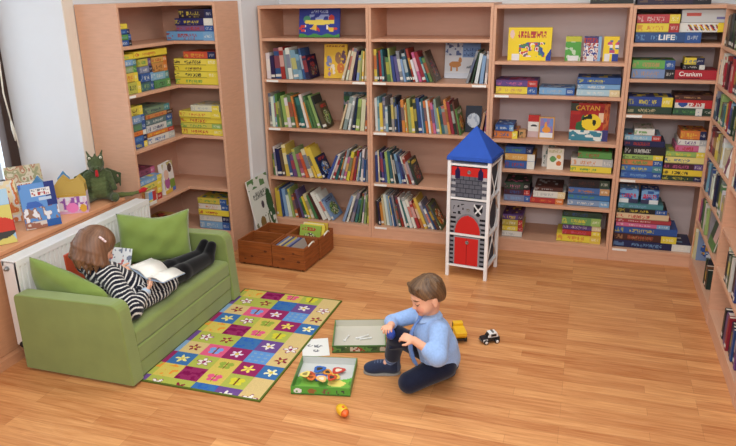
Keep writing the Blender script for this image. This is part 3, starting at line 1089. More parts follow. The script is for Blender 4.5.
stack(X0, 0.035, Z('D', 3), [(0.267, 0.048, (50, 100, 190), 'b', 'l', 0, 'blue game at the base of the eight-box pile'), (0.266, 0.045, (60, 120, 200), 't', 'y', 0.0, 'second blue game from the base of the eight-box pile'), (0.265, 0.04, (220, 130, 70), 'b', 'g', 0.0, 'orange-and-blue game in the eight-box pile'), (0.263, 0.035, 'i', 'y', 'd', 0.0, 'olive and yellow thin game in the eight-box pile'), (0.265, 0.055, 'k', 'k', 'w', 0.01, 'black game with white print in the eight-box pile'), (0.265, 0.042, 'n', 'n', 'r', 0.0, 'navy game with red dots in the eight-box pile'), (0.235, 0.036, (130, 190, 225), 'r', 'w', 0.0, 'sky blue game near the top of the eight-box pile'), (0.13, 0.045, 'w', None, 'g', 0.06, 'small white box topping the eight-box pile')], v4)
stack(3.02, 0.035, Z('D', 3), [(0.262, 0.036, 'd', 'n', 'y', 0, 'dark flat game at the base of the yellow pile'), (0.25, 0.044, (242, 208, 40), None, 'k', 0.0, 'deep yellow game second from the base of its pile'), (0.25, 0.04, 'v', 'p', 'm', 0.0, 'dark purple game with pink print between yellow ones'), (0.25, 0.046, (238, 222, 120), None, 'b', 0.004, 'pale yellow game with blue lettering'), (0.25, 0.036, 'i', 'y', 'y', 0.004, 'lime and yellow thin game'), (0.19, 0.044, 'm', 'w', 'r', 0.06, 'pink game with red print'), (0.18, 0.04, 'w', 's', 'p', 0.07, 'white flat box on a pink game'), (0.16, 0.06, 'o', 'n', 'y', 0.08, 'orange and blue game topping the yellow pile')], v4)
v5 = 'lowest pile, narrow bookcase'
stack(X0, 0.03, BOT, [(0.52, 0.052, 'n', 'w', 'l', 0, 'long navy game in the lowest row'), (0.42, 0.052, (80, 44, 40), 'y', 'e', 0.0, 'brown tile game with yellow square', ('BLOKUS', 0.036, 0.42, 0.5, 'm', 1.3)), (0.42, 0.052, (44, 90, 176), None, 'y', 0.0, 'bright blue game with yellow print'), (0.36, 0.03, 'm', 'l', 'w', 0.005, 'pink thin game on a bright blue one'), (0.37, 0.03, (190, 60, 70), None, 'w', 0.0, 'dark red thin game on a pink one'), (0.35, 0.042, (226, 196, 150), None, 'r', 0.0, 'cream and red game on a dark red one'), (0.33, 0.035, 'k', 'b', 'y', 0.005, 'black game with yellow patch on a cream one'), (0.30, 0.035, 't', None, 'l', 0.005, 'teal patterned flat game near the top')], v5)
zc = BOT + 0.0006 + 0.052 * 3 + 0.03 * 2 + 0.042 + 0.07 + 0.0008 * 8


def cubefn(s):
    def fn(u, v):
        if v < 0.3:
            return (224, 228, 230) if (u < 0.5) == (s < 5) else (60, 60, 90)
        if 0.4 < v < 0.66 and scrawl((u - .1) / .8, (v - .4) / .26, s, 6):
            return (190, 60, 90)
        return (120, 170, 215) if vn(u * 5, v * 5, s) > 0.45 else (50, 90, 160)
    return fn


game(2.755, 0.05, zc, 0.125, 0.12, 0.105, 'l', None, None, 'light blue cube box nearest the games wall atop the lowest pile', fn=cubefn(3), name='cube_box', cat='box')
game(2.90, 0.05, zc, 0.115, 0.12, 0.105, 'b', None, None, 'blue cube box with pink word, beside a lighter cube', fn=cubefn(7), name='cube_box', cat='box')

# on top of the bookcases
game(2.44, 0.03, 1.799, 0.27, 0.3, 0.07, (40, 42, 40), None, (90, 110, 70), 'dark green-black game lying on top of the bookcase behind the tower')
game(2.735, 0.03, 1.789, 0.44, 0.3, 0.075, (50, 40, 66), 'k', (130, 100, 60), 'long dark violet game lying on top of the narrow bookcase')

# corner bookcase ----------------------------------------------------------------------------
q1 = 'top shelf, corner bookcase'
CZ = [1.5865, 1.2735, 0.9015, 0.4985, 0.1565]
stack(-0.46, -0.562, CZ[0], [(0.39, 0.062, (100, 165, 220), 'l', 'r', 0, 'light blue game under a violet one'), (0.30, 0.04, (130, 90, 140), 'b', 'r', 0.085, 'violet and blue game on a light blue one'), (0.305, 0.048, (44, 44, 110), 'w', 'y', 0.08, 'navy game with yellow print'), (0.27, 0.06, (48, 36, 60), 'n', 'y', 0.115, 'dark game topping the four-box pile')], q1)
q2 = 'second shelf, corner bookcase'
yel = 'yellow'
stack(-0.425, -0.562, CZ[1], [(0.355, 0.05, 'y', 'y', 'g', 0, 'lowest of four yellow games'), (0.355, 0.042, (240, 220, 60), 'y', 'k', 0, 'second lowest of four yellow games'), (0.355, 0.046, 'y', 'y', 'u', 0.0, 'third from below of four yellow games'), (0.355, 0.044, (242, 218, 66), 'y', 'k', 0, 'uppermost of four yellow games, under a red box'), (0.26, 0.05, (220, 80, 50), 'n', 'y', 0.085, 'red-orange game on four yellow boxes')], q2)
q3 = 'third shelf, corner bookcase'
stack(-0.42, -0.562, CZ[2], [(0.35, 0.05, (240, 216, 60), 'y', 'r', 0, 'lowest yellow game of the pile'), (0.345, 0.036, (216, 206, 70), 'i', 'g', 0, 'green-tinged yellow game of the pile'), (0.345, 0.042, 'y', 'y', 'r', 0.0, 'middle yellow game of the pile'), (0.345, 0.046, (244, 222, 70), 'y', 'o', 0.0, 'top yellow game of the pile'), (0.235, 0.045, (222, 220, 190), 'y', 's', 0.10, 'cream game with yellow rim topping the yellow pile')], q3)
q5 = 'bottom shelf, corner bookcase'
stack(-0.345, -0.555, CZ[4], [(0.26, 0.06, 'l', 'b', 'w', 0, 'pale blue game at the base'), (0.26, 0.05, (214, 212, 200), 'n', 's', 0.0, 'white-and-navy game above a pale blue one'), (0.265, 0.045, 'y', 'y', 'r', 0, 'yellow game between two white ones'), (0.26, 0.045, (222, 214, 200), 'b', 'o', 0.0, 'white-and-blue game over a yellow one'), (0.25, 0.045, (214, 190, 60), 'b', 'g', 0.0, 'mustard-and-blue game topping the pile')], q5)

LP = Matrix.Translation((-0.392, 0, 0)) @ Matrix.Rotation(PI / 2, 4, 'Z')  # local x -> +Y, front -> +X


def lstack(y, z, items, where, d=0.2):
    stack(y, 0.025, z, items, where, place=LP, d=d)


lstack(-1.15, CZ[0], [(0.125, 0.036, 'b', 'k', 'w', 0, 'little blue box at the base of four'), (0.125, 0.034, 'g', 'b', 'l', 0, 'little green and blue box second of four'), (0.125, 0.032, 'b', 'n', 'l', 0, 'little blue box third of four'), (0.11, 0.034, 'y', 'y', 'e', 0, 'little yellow box topping four')], 'top shelf near the window', 0.12)
k2 = 'window-side second shelf'
lstack(-1.145, CZ[1], [(0.16, 0.075, (190, 190, 70), 'y', 'd', 0, 'olive-yellow box at the base'), (0.155, 0.06, (232, 190, 60), 'y', 'o', 0, 'orange-yellow box second from below'), (0.15, 0.045, (150, 180, 120), 'g', 's', 0, 'soft green box third from below'), (0.145, 0.04, 'l', 't', 'w', 0, 'light blue box fourth from below'), (0.13, 0.035, 'y', 'y', 'i', 0, 'small yellow box on top')], k2)
lstack(-0.975, CZ[1], [(0.145, 0.06, (60, 110, 120), 'b', 'i', 0, 'teal and blue box at the base of the middle pile'), (0.145, 0.058, 'b', 'l', 'w', 0, 'blue box with white eye, middle pile'), (0.14, 0.045, (120, 130, 170), 'n', 'w', 0, 'grey-blue box with white square, middle pile'), (0.14, 0.05, (200, 190, 70), 'p', 'g', 0, 'yellow and purple box, middle pile')], k2)
lstack(-0.82, CZ[1], [(0.195, 0.055, (80, 150, 90), 'g', 'd', 0, 'green box at the base of the inner pile'), (0.19, 0.055, (120, 180, 215), 't', 'w', 0, 'sky blue box of the inner pile'), (0.18, 0.062, (210, 140, 70), 'o', 'u', 0, 'orange-brown box of the inner pile'), (0.18, 0.04, (220, 170, 70), 'o', 'r', 0, 'amber box of the inner pile')], k2)
game(-1.02, 0.025, CZ[1] + 0.224, 0.38, 0.2, 0.045, 'y', 'y', 'r', 'long yellow game spanning the piles on second shelf, window side', place=LP)
k3 = 'window-side third shelf'
lstack(-1.145, CZ[2], [(0.17, 0.04, 'b', 'y', 'y', 0, 'blue and yellow box at the base'), (0.17, 0.045, (60, 110, 190), 'n', 'l', 0, 'bright blue box second from below'), (0.165, 0.032, 'o', 'w', 'r', 0, 'orange thin box third from below'), (0.165, 0.05, (90, 130, 110), 'b', 'g', 0, 'grey-green and blue box fourth from below'), (0.16, 0.055, (110, 150, 200), 'b', 'w', 0, 'soft blue box fifth from below'), (0.155, 0.06, (216, 200, 60), 'y', 'u', 0, 'yellow box with brown print on top')], k3)
lstack(-0.965, CZ[2], [(0.325, 0.05, (214, 212, 206), 's', 'b', 0, 'white box at the base of the inner pile'), (0.325, 0.03, 'o', 'r', 'y', 0, 'orange-red thin box of the inner pile'), (0.31, 0.05, (206, 206, 206), 't', 'n', 0, 'pale grey box of the inner pile'), (0.32, 0.045, (90, 120, 130), 'b', 'w', 0, 'grey-teal box of the inner pile'), (0.325, 0.03, (206, 130, 70), 'u', 'r', 0, 'rust thin box of the inner pile'), (0.29, 0.045, (110, 140, 110), 't', 'n', 0, 'mossy green box topping the inner pile')], k3)
k4 = 'window-side fourth shelf'
lstack(-1.12, CZ[3], [(0.23, 0.045, (214, 190, 170), 'r', 'l', 0, 'pale box with red end under books'), (0.24, 0.05, (222, 150, 70), 'y', 'r', 0, 'orange box second from below'), (0.24, 0.045, (230, 206, 80), 'y', 'g', 0, 'yellow box third from below'), (0.25, 0.035, 'l', 'y', 'w', 0, 'pale blue thin box fourth from below')], k4)


def friends(u, v):
    if v < 0.12:
        return (214, 176, 60) if u < 0.7 else (70, 110, 190)
    if E2(u, v, 0.3, 0.62, 0.22, 0.16):
        return (226, 190, 170)
    if E2(u, v, 0.3, 0.36, 0.24, 0.2):
        return (170, 90, 150)
    if E2(u, v, 0.68, 0.8, 0.2, 0.14):
        return (90, 66, 56)
    if v < 0.4 and u > 0.5:
        return (120, 150, 60)
    return (228, 226, 222) if vn(u * 5, v * 5, 8) > 0.4 else (190, 180, 120)


face_book(0.17, 0.225, 0.03, friends, 'white picture book with purple-clad figure, cover out on the fourth corner shelf', LP @ lean_at(-0.835, 0.03, CZ[3] + 0.001, 0.15, 0.06), spine=(230, 226, 220))
game(-1.05, 0.10, CZ[3] + 0.179, 0.21, 0.14, 0.045, (150, 70, 100), 'm', 'v', 'maroon-pink box on the fourth corner shelf behind the cover-out book', place=LP)
game(-1.10, -0.012, CZ[3] + 0.0006, 0.085, 0.03, 0.095, 'w', None, 'r', 'small blue, red and white carton before the orange box, fourth shelf', place=LP, fn=lambda u, v: (230, 226, 216) if v < 0.25 else ((190, 60, 60) if u > 0.5 else ((110, 160, 215) if v > 0.4 else (220, 210, 110))), name='game_box', cat='box')
k5 = 'bottom corner shelf above the cushion'
lstack(-1.10, CZ[4], [(0.2, 0.09, 'n', 'w', 'l', 0, 'navy and white box at the base'), (0.2, 0.09, (206, 206, 206), 'b', 'n', 0, 'white box with blue end')], k5)
lstack(-0.87, CZ[4], [(0.2, 0.09, (60, 60, 120), 'o', 'w', 0, 'dark blue box with orange end at the base'), (0.18, 0.07, (196, 150, 70), 'u', 'r', 0, 'mustard and brown box')], k5)


# ------------------------------------------------------------------ radiator
def radiator():
    r = thing('radiator', 'long white ribbed panel radiator under the window sill behind the sofa', 'radiator', (-0.39, -2.40, 0.0))
    L, z0, z1, D = 1.165, 0.10, 0.598, 0.105
    def ribs(x, sgn):
        prof = []
        n = 34
        p = L / n
        for i in range(n):
            y = i * p
            prof += [(x, y), (x, y + p * 0.52), (x - sgn * 0.009, y + p * 0.62), (x - sgn * 0.009, y + p * 0.90)]
        prof.append((x, L))
        back = x - sgn * 0.016
        pts = prof + [(back, L), (back, 0)]
        return pts if sgn > 0 else list(reversed(pts))
    b = MB(); b.prism(ribs(D, 1), z0 + 0.012, z1 - 0.03); b.build('front_panel', WHITEMETAL, r)
    b = MB(); b.box((0.012, 0.004, z0 + 0.012), (0.03, L - 0.004, z1 - 0.03)); b.build('rear_panel', WHITEMETAL, r)
    b = MB()
    b.box((D - 0.014, 0, z1 - 0.032), (D + 0.002, L, z1)); b.box((0.008, 0, z1 - 0.032), (0.022, L, z1))
    for k in range(4):
        x = 0.0225 + k * 0.0175
        b.box((x, 0, z1 - 0.012), (x + 0.0125, L, z1 - 0.002))
    b.build('top_grille', WHITEMETAL, r)
    for y in (0.0, L - 0.006):
        b = MB(); b.box((0.008, y, z0), (D, y + 0.006, z1 - 0.004)); b.build('end_panel', WHITEMETAL, r, bevel=0.003)
    b = MB(); b.lathe([(0.012, 0), (0.014, 0.006), (0.009, 0.012), (0.007, 0.022)], 14, M=Matrix.Translation((0.045, 0.0, z1 - 0.045)) @ Matrix.Rotation(PI / 2, 4, 'X'))
    b.build('bleed_valve', GREYMETAL, r)
    b = MB(); b.tube([(0.06, 0.03, 0.10), (0.06, 0.03, 0.004)], 0.009, 10); b.tube([(0.06, 0.03, 0.09), (0.06, 0.03, 0.06)], 0.016, 10)
    b.build('supply_pipe', WHITEMETAL, r)
    b = MB(); b.lathe([(0.012, 0), (0.017, 0.004), (0.017, 0.03), (0.010, 0.036)], 12, M=Matrix.Translation((0.06, 0.012, 0.115)) @ Matrix.Rotation(PI / 2, 4, 'X'))
    b.build('valve', BLACK, r)


radiator()


# ------------------------------------------------------------------ sofa and cushions
def rounded(poly, r, n=5):
    out = []
    N = len(poly)
    for i in range(N):
        p, a, c = Vector(poly[i]), Vector(poly[i - 1]), Vector(poly[(i + 1) % N])
        rr = r[i] if isinstance(r, (list, tuple)) else r
        if rr <= 0:
            out.append(tuple(p)); continue
        d1, d2 = (a - p).normalized(), (c - p).normalized()
        l = min(rr, (a - p).length * 0.49, (c - p).length * 0.49)
        A, B = p + d1 * l, p + d2 * l
        for k in range(n + 1):
            t = k / n
            out.append(tuple(A * (1 - t) ** 2 + p * 2 * t * (1 - t) + B * t * t))
    return out


def sofa():
    r = thing('sofa', 'small green microfibre sofa against the white radiator, girl reading on it', 'sofa', (0, -2.47, 0))
    arm = rounded([(-0.272, 0.0135), (0.405, 0.0135), (0.372, 0.462), (-0.272, 0.445)], [0.01, 0.01, 0.06, 0.03])
    R = Matrix.Rotation(PI / 2, 4, 'X')
    for y in (0.088, 1.15):
        b = MB(); b.prism(arm, 0, 0.088, M=Matrix.Translation((0, y, 0)) @ R); b.build('arm', GREENFAB, r, bevel=0.014, seg=3)
    b = MB(); b.prism(rounded([(-0.18, 0.195), (0.386, 0.195), (0.386, 0.289), (-0.18, 0.289)], [0, 0.012, 0.03, 0]), 0, 0.97, M=Matrix.Translation((0, 1.059, 0)) @ R); b.build('seat_cushion', GREENFAB, r, bevel=0.006)
    b = MB(); b.prism(rounded([(-0.26, 0.10), (0.390, 0.10), (0.390, 0.193), (-0.26, 0.193)], [0, 0.012, 0.012, 0]), 0, 0.97, M=Matrix.Translation((0, 1.059, 0)) @ R); b.build('fold_out_cushion', GREENFAB, r, bevel=0.006)
    b = MB(); b.box((-0.26, 0.089, 0.013), (0.385, 1.061, 0.099)); b.build('base', GREENFAB, r, bevel=0.006)
    b = MB(); b.prism(rounded([(-0.272, 0.194), (-0.182, 0.194), (-0.20, 0.43), (-0.272, 0.43)], [0, 0, 0.03, 0.02]), 0, 0.80, M=Matrix.Translation((0, 1.059, 0)) @ R); b.build('backrest', GREENFAB, r, bevel=0.008)
    b = MB()
    for x in (-0.22, 0.32):
        for y in (0.05, 1.10):
            b.lathe([(0.02, 0.0), (0.02, 0.0135)], 10, M=Matrix.Translation((x, y, 0)))
    b.build('foot_glides', BLACK, r)


sofa()


def cushion(name, w, h, t, label, M, seed=1, ears=0.05, taper=0.0, soft=0.0, dip=0.0):
    n = 28
    v, f = [], []
    rng = random.Random(seed)
    ph = [rng.uniform(0, 6) for _ in range(6)]
    for s in (1, -1):
        for j in range(n + 1):
            for i in range(n + 1):
                u, q = -1 + 2 * i / n, -1 + 2 * j / n
                c_ = 1 - soft * u * u * q * q
                # sides bow inwards between pointed corners
                x = u * (1 - ears * (1 - q * q) * abs(u) ** 3) * w / 2 * c_
                y = q * (1 - ears * (1 - u * u) * abs(q) ** 3) * h / 2 * c_
                y = (y + h / 2) * (1 - taper * (u + 1) / 2) - h / 2
                y -= dip * (1 - u * u) * (q + 1) / 2 * (0.7 + 0.3 * math.sin(3 * u + 1))
                e = max(0.0, (1 - abs(u) ** 2.6)) ** 0.55 * max(0.0, (1 - abs(q) ** 2.6)) ** 0.55
                wr = 0.10 * math.sin(5 * u + 3 * q + ph[0]) * math.sin(4 * q - 2 * u + ph[1]) + 0.06 * math.sin(9 * u - 6 * q + ph[2])
                z = s * t / 2 * e * (1 + wr)
                v.append((x, y, z))
    N = (n + 1) ** 2
    for j in range(n):
        for i in range(n):
            a = j * (n + 1) + i
            f.append((a, a + 1, a + n + 2, a + n + 1))
            a += N
            f.append((a, a + n + 1, a + n + 2, a + 1))
    me = bpy.data.meshes.new(name)
    me.from_pydata(v, [], f)
    bm = bmesh.new(); bm.from_mesh(me)
    bmesh.ops.remove_doubles(bm, verts=bm.verts, dist=1e-5)
    bmesh.ops.recalc_face_normals(bm, faces=bm.faces)
    for q in bm.faces: q.smooth = True
    bm.to_mesh(me); bm.free()
    o = link(name, me, GREENFAB2)
    o.matrix_world = M
    return tag(o, label, 'cushion', 'green sofa cushions')


def basis(c, xa, ya):
    x = Vector(xa).normalized(); y = Vector(ya)
    z = x.cross(y).normalized(); y = z.cross(x)
    M = Matrix((x, y, z)).transposed().to_4x4()
    M.translation = Vector(c)
    return M


cushion('cushion', 0.47, 0.33, 0.10, 'green cushion behind the girl, propped on the sofa arm', basis((-0.03, -2.326, 0.470), (1, 0, 0), (0, -0.17, 0.985)), 2, 0.02, 0.52, 0.12)
cushion('cushion', 0.46, 0.33, 0.17, 'big green cushion leaning back above the reading girl\'s legs', basis((-0.022, -1.572, 0.476), (0.82, 0.565, -0.03), (-0.16, 0.23, 0.96)), 5, 0.10, 0.0, 0.05, 0.035)



# ------------------------------------------------------------------ rug
def rug():
    W, L = 0.70, 1.19
    yel, lime, cream, mag, blu, pur, lbl = (232, 206, 84), (190, 200, 74), (236, 204, 128), (172, 42, 108), (62, 124, 196), (124, 84, 164), (134, 178, 222)
    M_ = lambda c: mute(c, 0.86, 0.93)
    yel, lime, cream, mag, blu, pur, lbl = map(M_, (yel, lime, cream, mag, blu, pur, lbl))
    wht, pink, mar, org, grn = (236, 230, 220), (222, 96, 132), (140, 40, 60), (232, 150, 60), (150, 170, 70)
    A = [(lime, 'd', org), (yel, 'd', org), (mag, 'm', (130, 24, 80)), (yel, 'b', pink), (lime, 'b', (214, 206, 60)), (cream, 's', cream)]
    B = [(mag, 's', mag), (blu, 'f', (236, 226, 140)), (lime, 'w', mag), (yel, 'b', grn), (mag, 'f', (240, 220, 100)), (blu, 'f', (240, 236, 190))]
    Cc = [(lbl, 's', lbl), (cream, 'f', mar), (pink, 'b', (120, 160, 220)), (mag, 'f', (230, 220, 236)), (lbl, 'p', (100, 150, 210)), (cream, 'f', mar)]
    D = [(pur, 'f', (150, 120, 190)), (lime, 'w', mag), (lime, 'f', mar), (blu, 'm', (50, 100, 180)), (pur, 'f', wht), (cream, 'w', mag)]
    rows = [D, A, B, Cc]
    cw, rh = 0.1335, 0.1265

    def fn(u, v):
        x, y = u * W, v * L
        if x < 0.012 or x > W - 0.012 or y < 0.012 or y > L - 0.012:
            return (98, 112, 48)
        j = int((y + 0.062) // rh)
        q = (y + 0.062) / rh - j
        xx = (x + 0.095) / cw
        i = min(int(xx), 5)
        p = xx - i
        bg, k, c = rows[j % 4][i]
        dx, dy = p - 0.5, q - 0.5
        rr, an = math.hypot(dx, dy), math.atan2(dy, dx)
        if k in 'fw':
            petal = 0.30 * (0.68 + 0.32 * math.cos(5 * an + i + j))
            if rr < 0.09:
                return yel if c != yel and k == 'f' else mag
            if rr < petal:
                return c if k == 'f' else wht
            if k == 'w' and rr < petal + 0.05:
                return c
        elif k == 'b':
            if abs(dx) < 0.035 and abs(dy) < 0.28:
                return (120, 70, 40)
            if (abs(dx) - 0.17) ** 2 / 0.021 + (dy - 0.1) ** 2 / 0.022 < 1 or (abs(dx) - 0.13) ** 2 / 0.014 + (dy + 0.15) ** 2 / 0.014 < 1:
                return c
        elif k == 'm':
            if vn(p * 7, q * 7, 3 + i) > 0.62:
                return c
        elif k == 'd':
            if vn(p * 6, q * 6, 9 + i) > 0.7:
                return c
        elif k == 'p':
            if int(p * 7) % 2 == 0 or int(q * 7) % 2 == 0:
                return c
        return bg
    b = MB()
    b.box((0, 0, 0), (W, L, 0.0075), col=(98, 112, 48))
    b.grid((0, 0, 0.008), (W, 0, 0), (0, L, 0), 140, 236, fn)
    o = b.build('play_rug', CLOTHPRINT, None, (0.374, -2.396, 0.001), (0, 0, 0.0))
    tag(o, 'colourful patchwork rug of flower and butterfly squares lying before the green sofa', 'rug')


rug()


# ------------------------------------------------------------------ crates
def crate(x, y, w, d, h, label, handle=None):
    r = thing('wooden_crate', label, 'crate', (x, y, 0.0), (0, 0, -0.06), 'wooden book crates')
    t = 0.012
    def side(lo, hi, n=3):
        b = MB()
        z0 = 0.012
        hh = (h - z0) / n
        for i in range(n):
            b.box((lo[0], lo[1], z0 + i * hh + 0.0012), (hi[0], hi[1], z0 + (i + 1) * hh))
        return b
    side((0, 0), (w, t)).build('front_board', PINE, r, bevel=0.002)
    side((0, d - t), (w, d)).build('rear_board', PINE, r, bevel=0.002)
    side((0.0, t + 0.0005), (t, d - t - 0.0005)).build('end_board', PINE, r, bevel=0.002)
    side((w - t, t + 0.0005), (w, d - t - 0.0005)).build('end_board', PINE, r, bevel=0.002)
    b = MB(); b.box((t + .0005, t + .0005, 0.012), (w - t - .0005, d - t - .0005, 0.022)); b.build('bottom', PINE, r)
    b = MB()
    for cx in (0.03, w - 0.03):
        for cy in (0.03, d - 0.03):
            b.lathe([(0.012, 0.0), (0.012, 0.0118)], 10, M=Matrix.Translation((cx, cy, 0)))
    b.build('glide_feet', BLACK, r)
    rg = random.Random(label)
    for k in range(3):
        b = MB(); b.lathe([(0.010 * rg.uniform(.6, 1.1), 0), (0.006, 0.0006)], 10, M=Matrix.Translation((rg.uniform(0.04, w - 0.04), 0.0002, rg.uniform(0.04, h - 0.03))) @ Matrix.Rotation(PI / 2, 4, 'X') @ Matrix.Diagonal((1.5, 1, 1, 1)))
        b.build('knot', PINE_DARK, r)
    if handle:
        b = MB()
        pts = [(w - 0.004 + 0.012 * math.sin(PI * i / 10), d / 2 - 0.05 + 0.1 * i / 10, h - 0.008 + 0.022 * math.sin(PI * i / 10)) for i in range(11)]
        b.tube(pts, 0.006, 8)
        b.build('rope_handle', ROPE, r)
    return r


crate(0.112, -0.792, 0.278, 0.232, 0.185, 'empty front crate nearest the sofa, stained pine')
crate(0.395, -0.810, 0.262, 0.240, 0.18, 'front crate with rope handle and magazines inside', True)
crate(0.128, -0.552, 0.278, 0.225, 0.175, 'empty rear crate beside the leaning white tree book')
crate(0.411, -0.562, 0.268, 0.240, 0.18, 'rear crate with rope handle, yellow books inside, before the bookcase', True)

CM1 = Matrix.Translation((0.395, -0.810, 0)) @ Matrix.Rotation(-0.06, 4, 'Z')
cb = [((120, 130, 170), 'grey-blue'), ((216, 196, 150), 'cream'), ((90, 96, 140), 'slate blue'), ((206, 190, 90), 'mustard'), ((150, 150, 180), 'lavender'), ((70, 80, 130), 'dark blue'), ((170, 160, 150), 'grey')]
for i, (c, wd) in enumerate(cb):
    mb = book_mesh(0.012, 0.165, 0.19, c, random.Random(60 + i), -1 if i == 0 else None, 'blue')
    o = mb.build('magazine', CARD)
    o.matrix_world = CM1 @ Matrix.Translation((0.085 + i * 0.0205, 0.025, 0.024)) @ Matrix.Rotation(-0.38, 4, 'Y')
    tag(o, f'{wd} magazine standing tilted in the front crate with the rope handle', 'magazine', 'magazines in the front crate')
CM2 = Matrix.Translation((0.411, -0.562, 0)) @ Matrix.Rotation(-0.06, 4, 'Z')
for i, (c, wd, p) in enumerate([((150, 176, 70), 'green-covered', 'green'), ((232, 210, 80), 'bright yellow', 'warm'), ((228, 220, 170), 'cream and yellow', 'warm'), ((200, 170, 60), 'ochre', 'fun')]):
    mb = book_mesh(0.010, 0.20, 0.175, c, random.Random(80 + i), -1 if i < 3 else None, p)
    o = mb.build('picture_book', CARD)
    # cover tipped towards the viewer
    o.matrix_world = CM2 @ Matrix.Translation((0.018, 0.085 + 0.028 * i, 0.026)) @ Matrix.Rotation(-0.30, 4, 'X') @ Matrix.Rotation(PI / 2, 4, 'Z') @ Matrix.Translation((0, -0.195 - 0.02 * (i % 2), 0))
    tag(o, f'{wd} picture book tilted in the rear rope-handled crate', 'picture book', 'books in the rear crate')


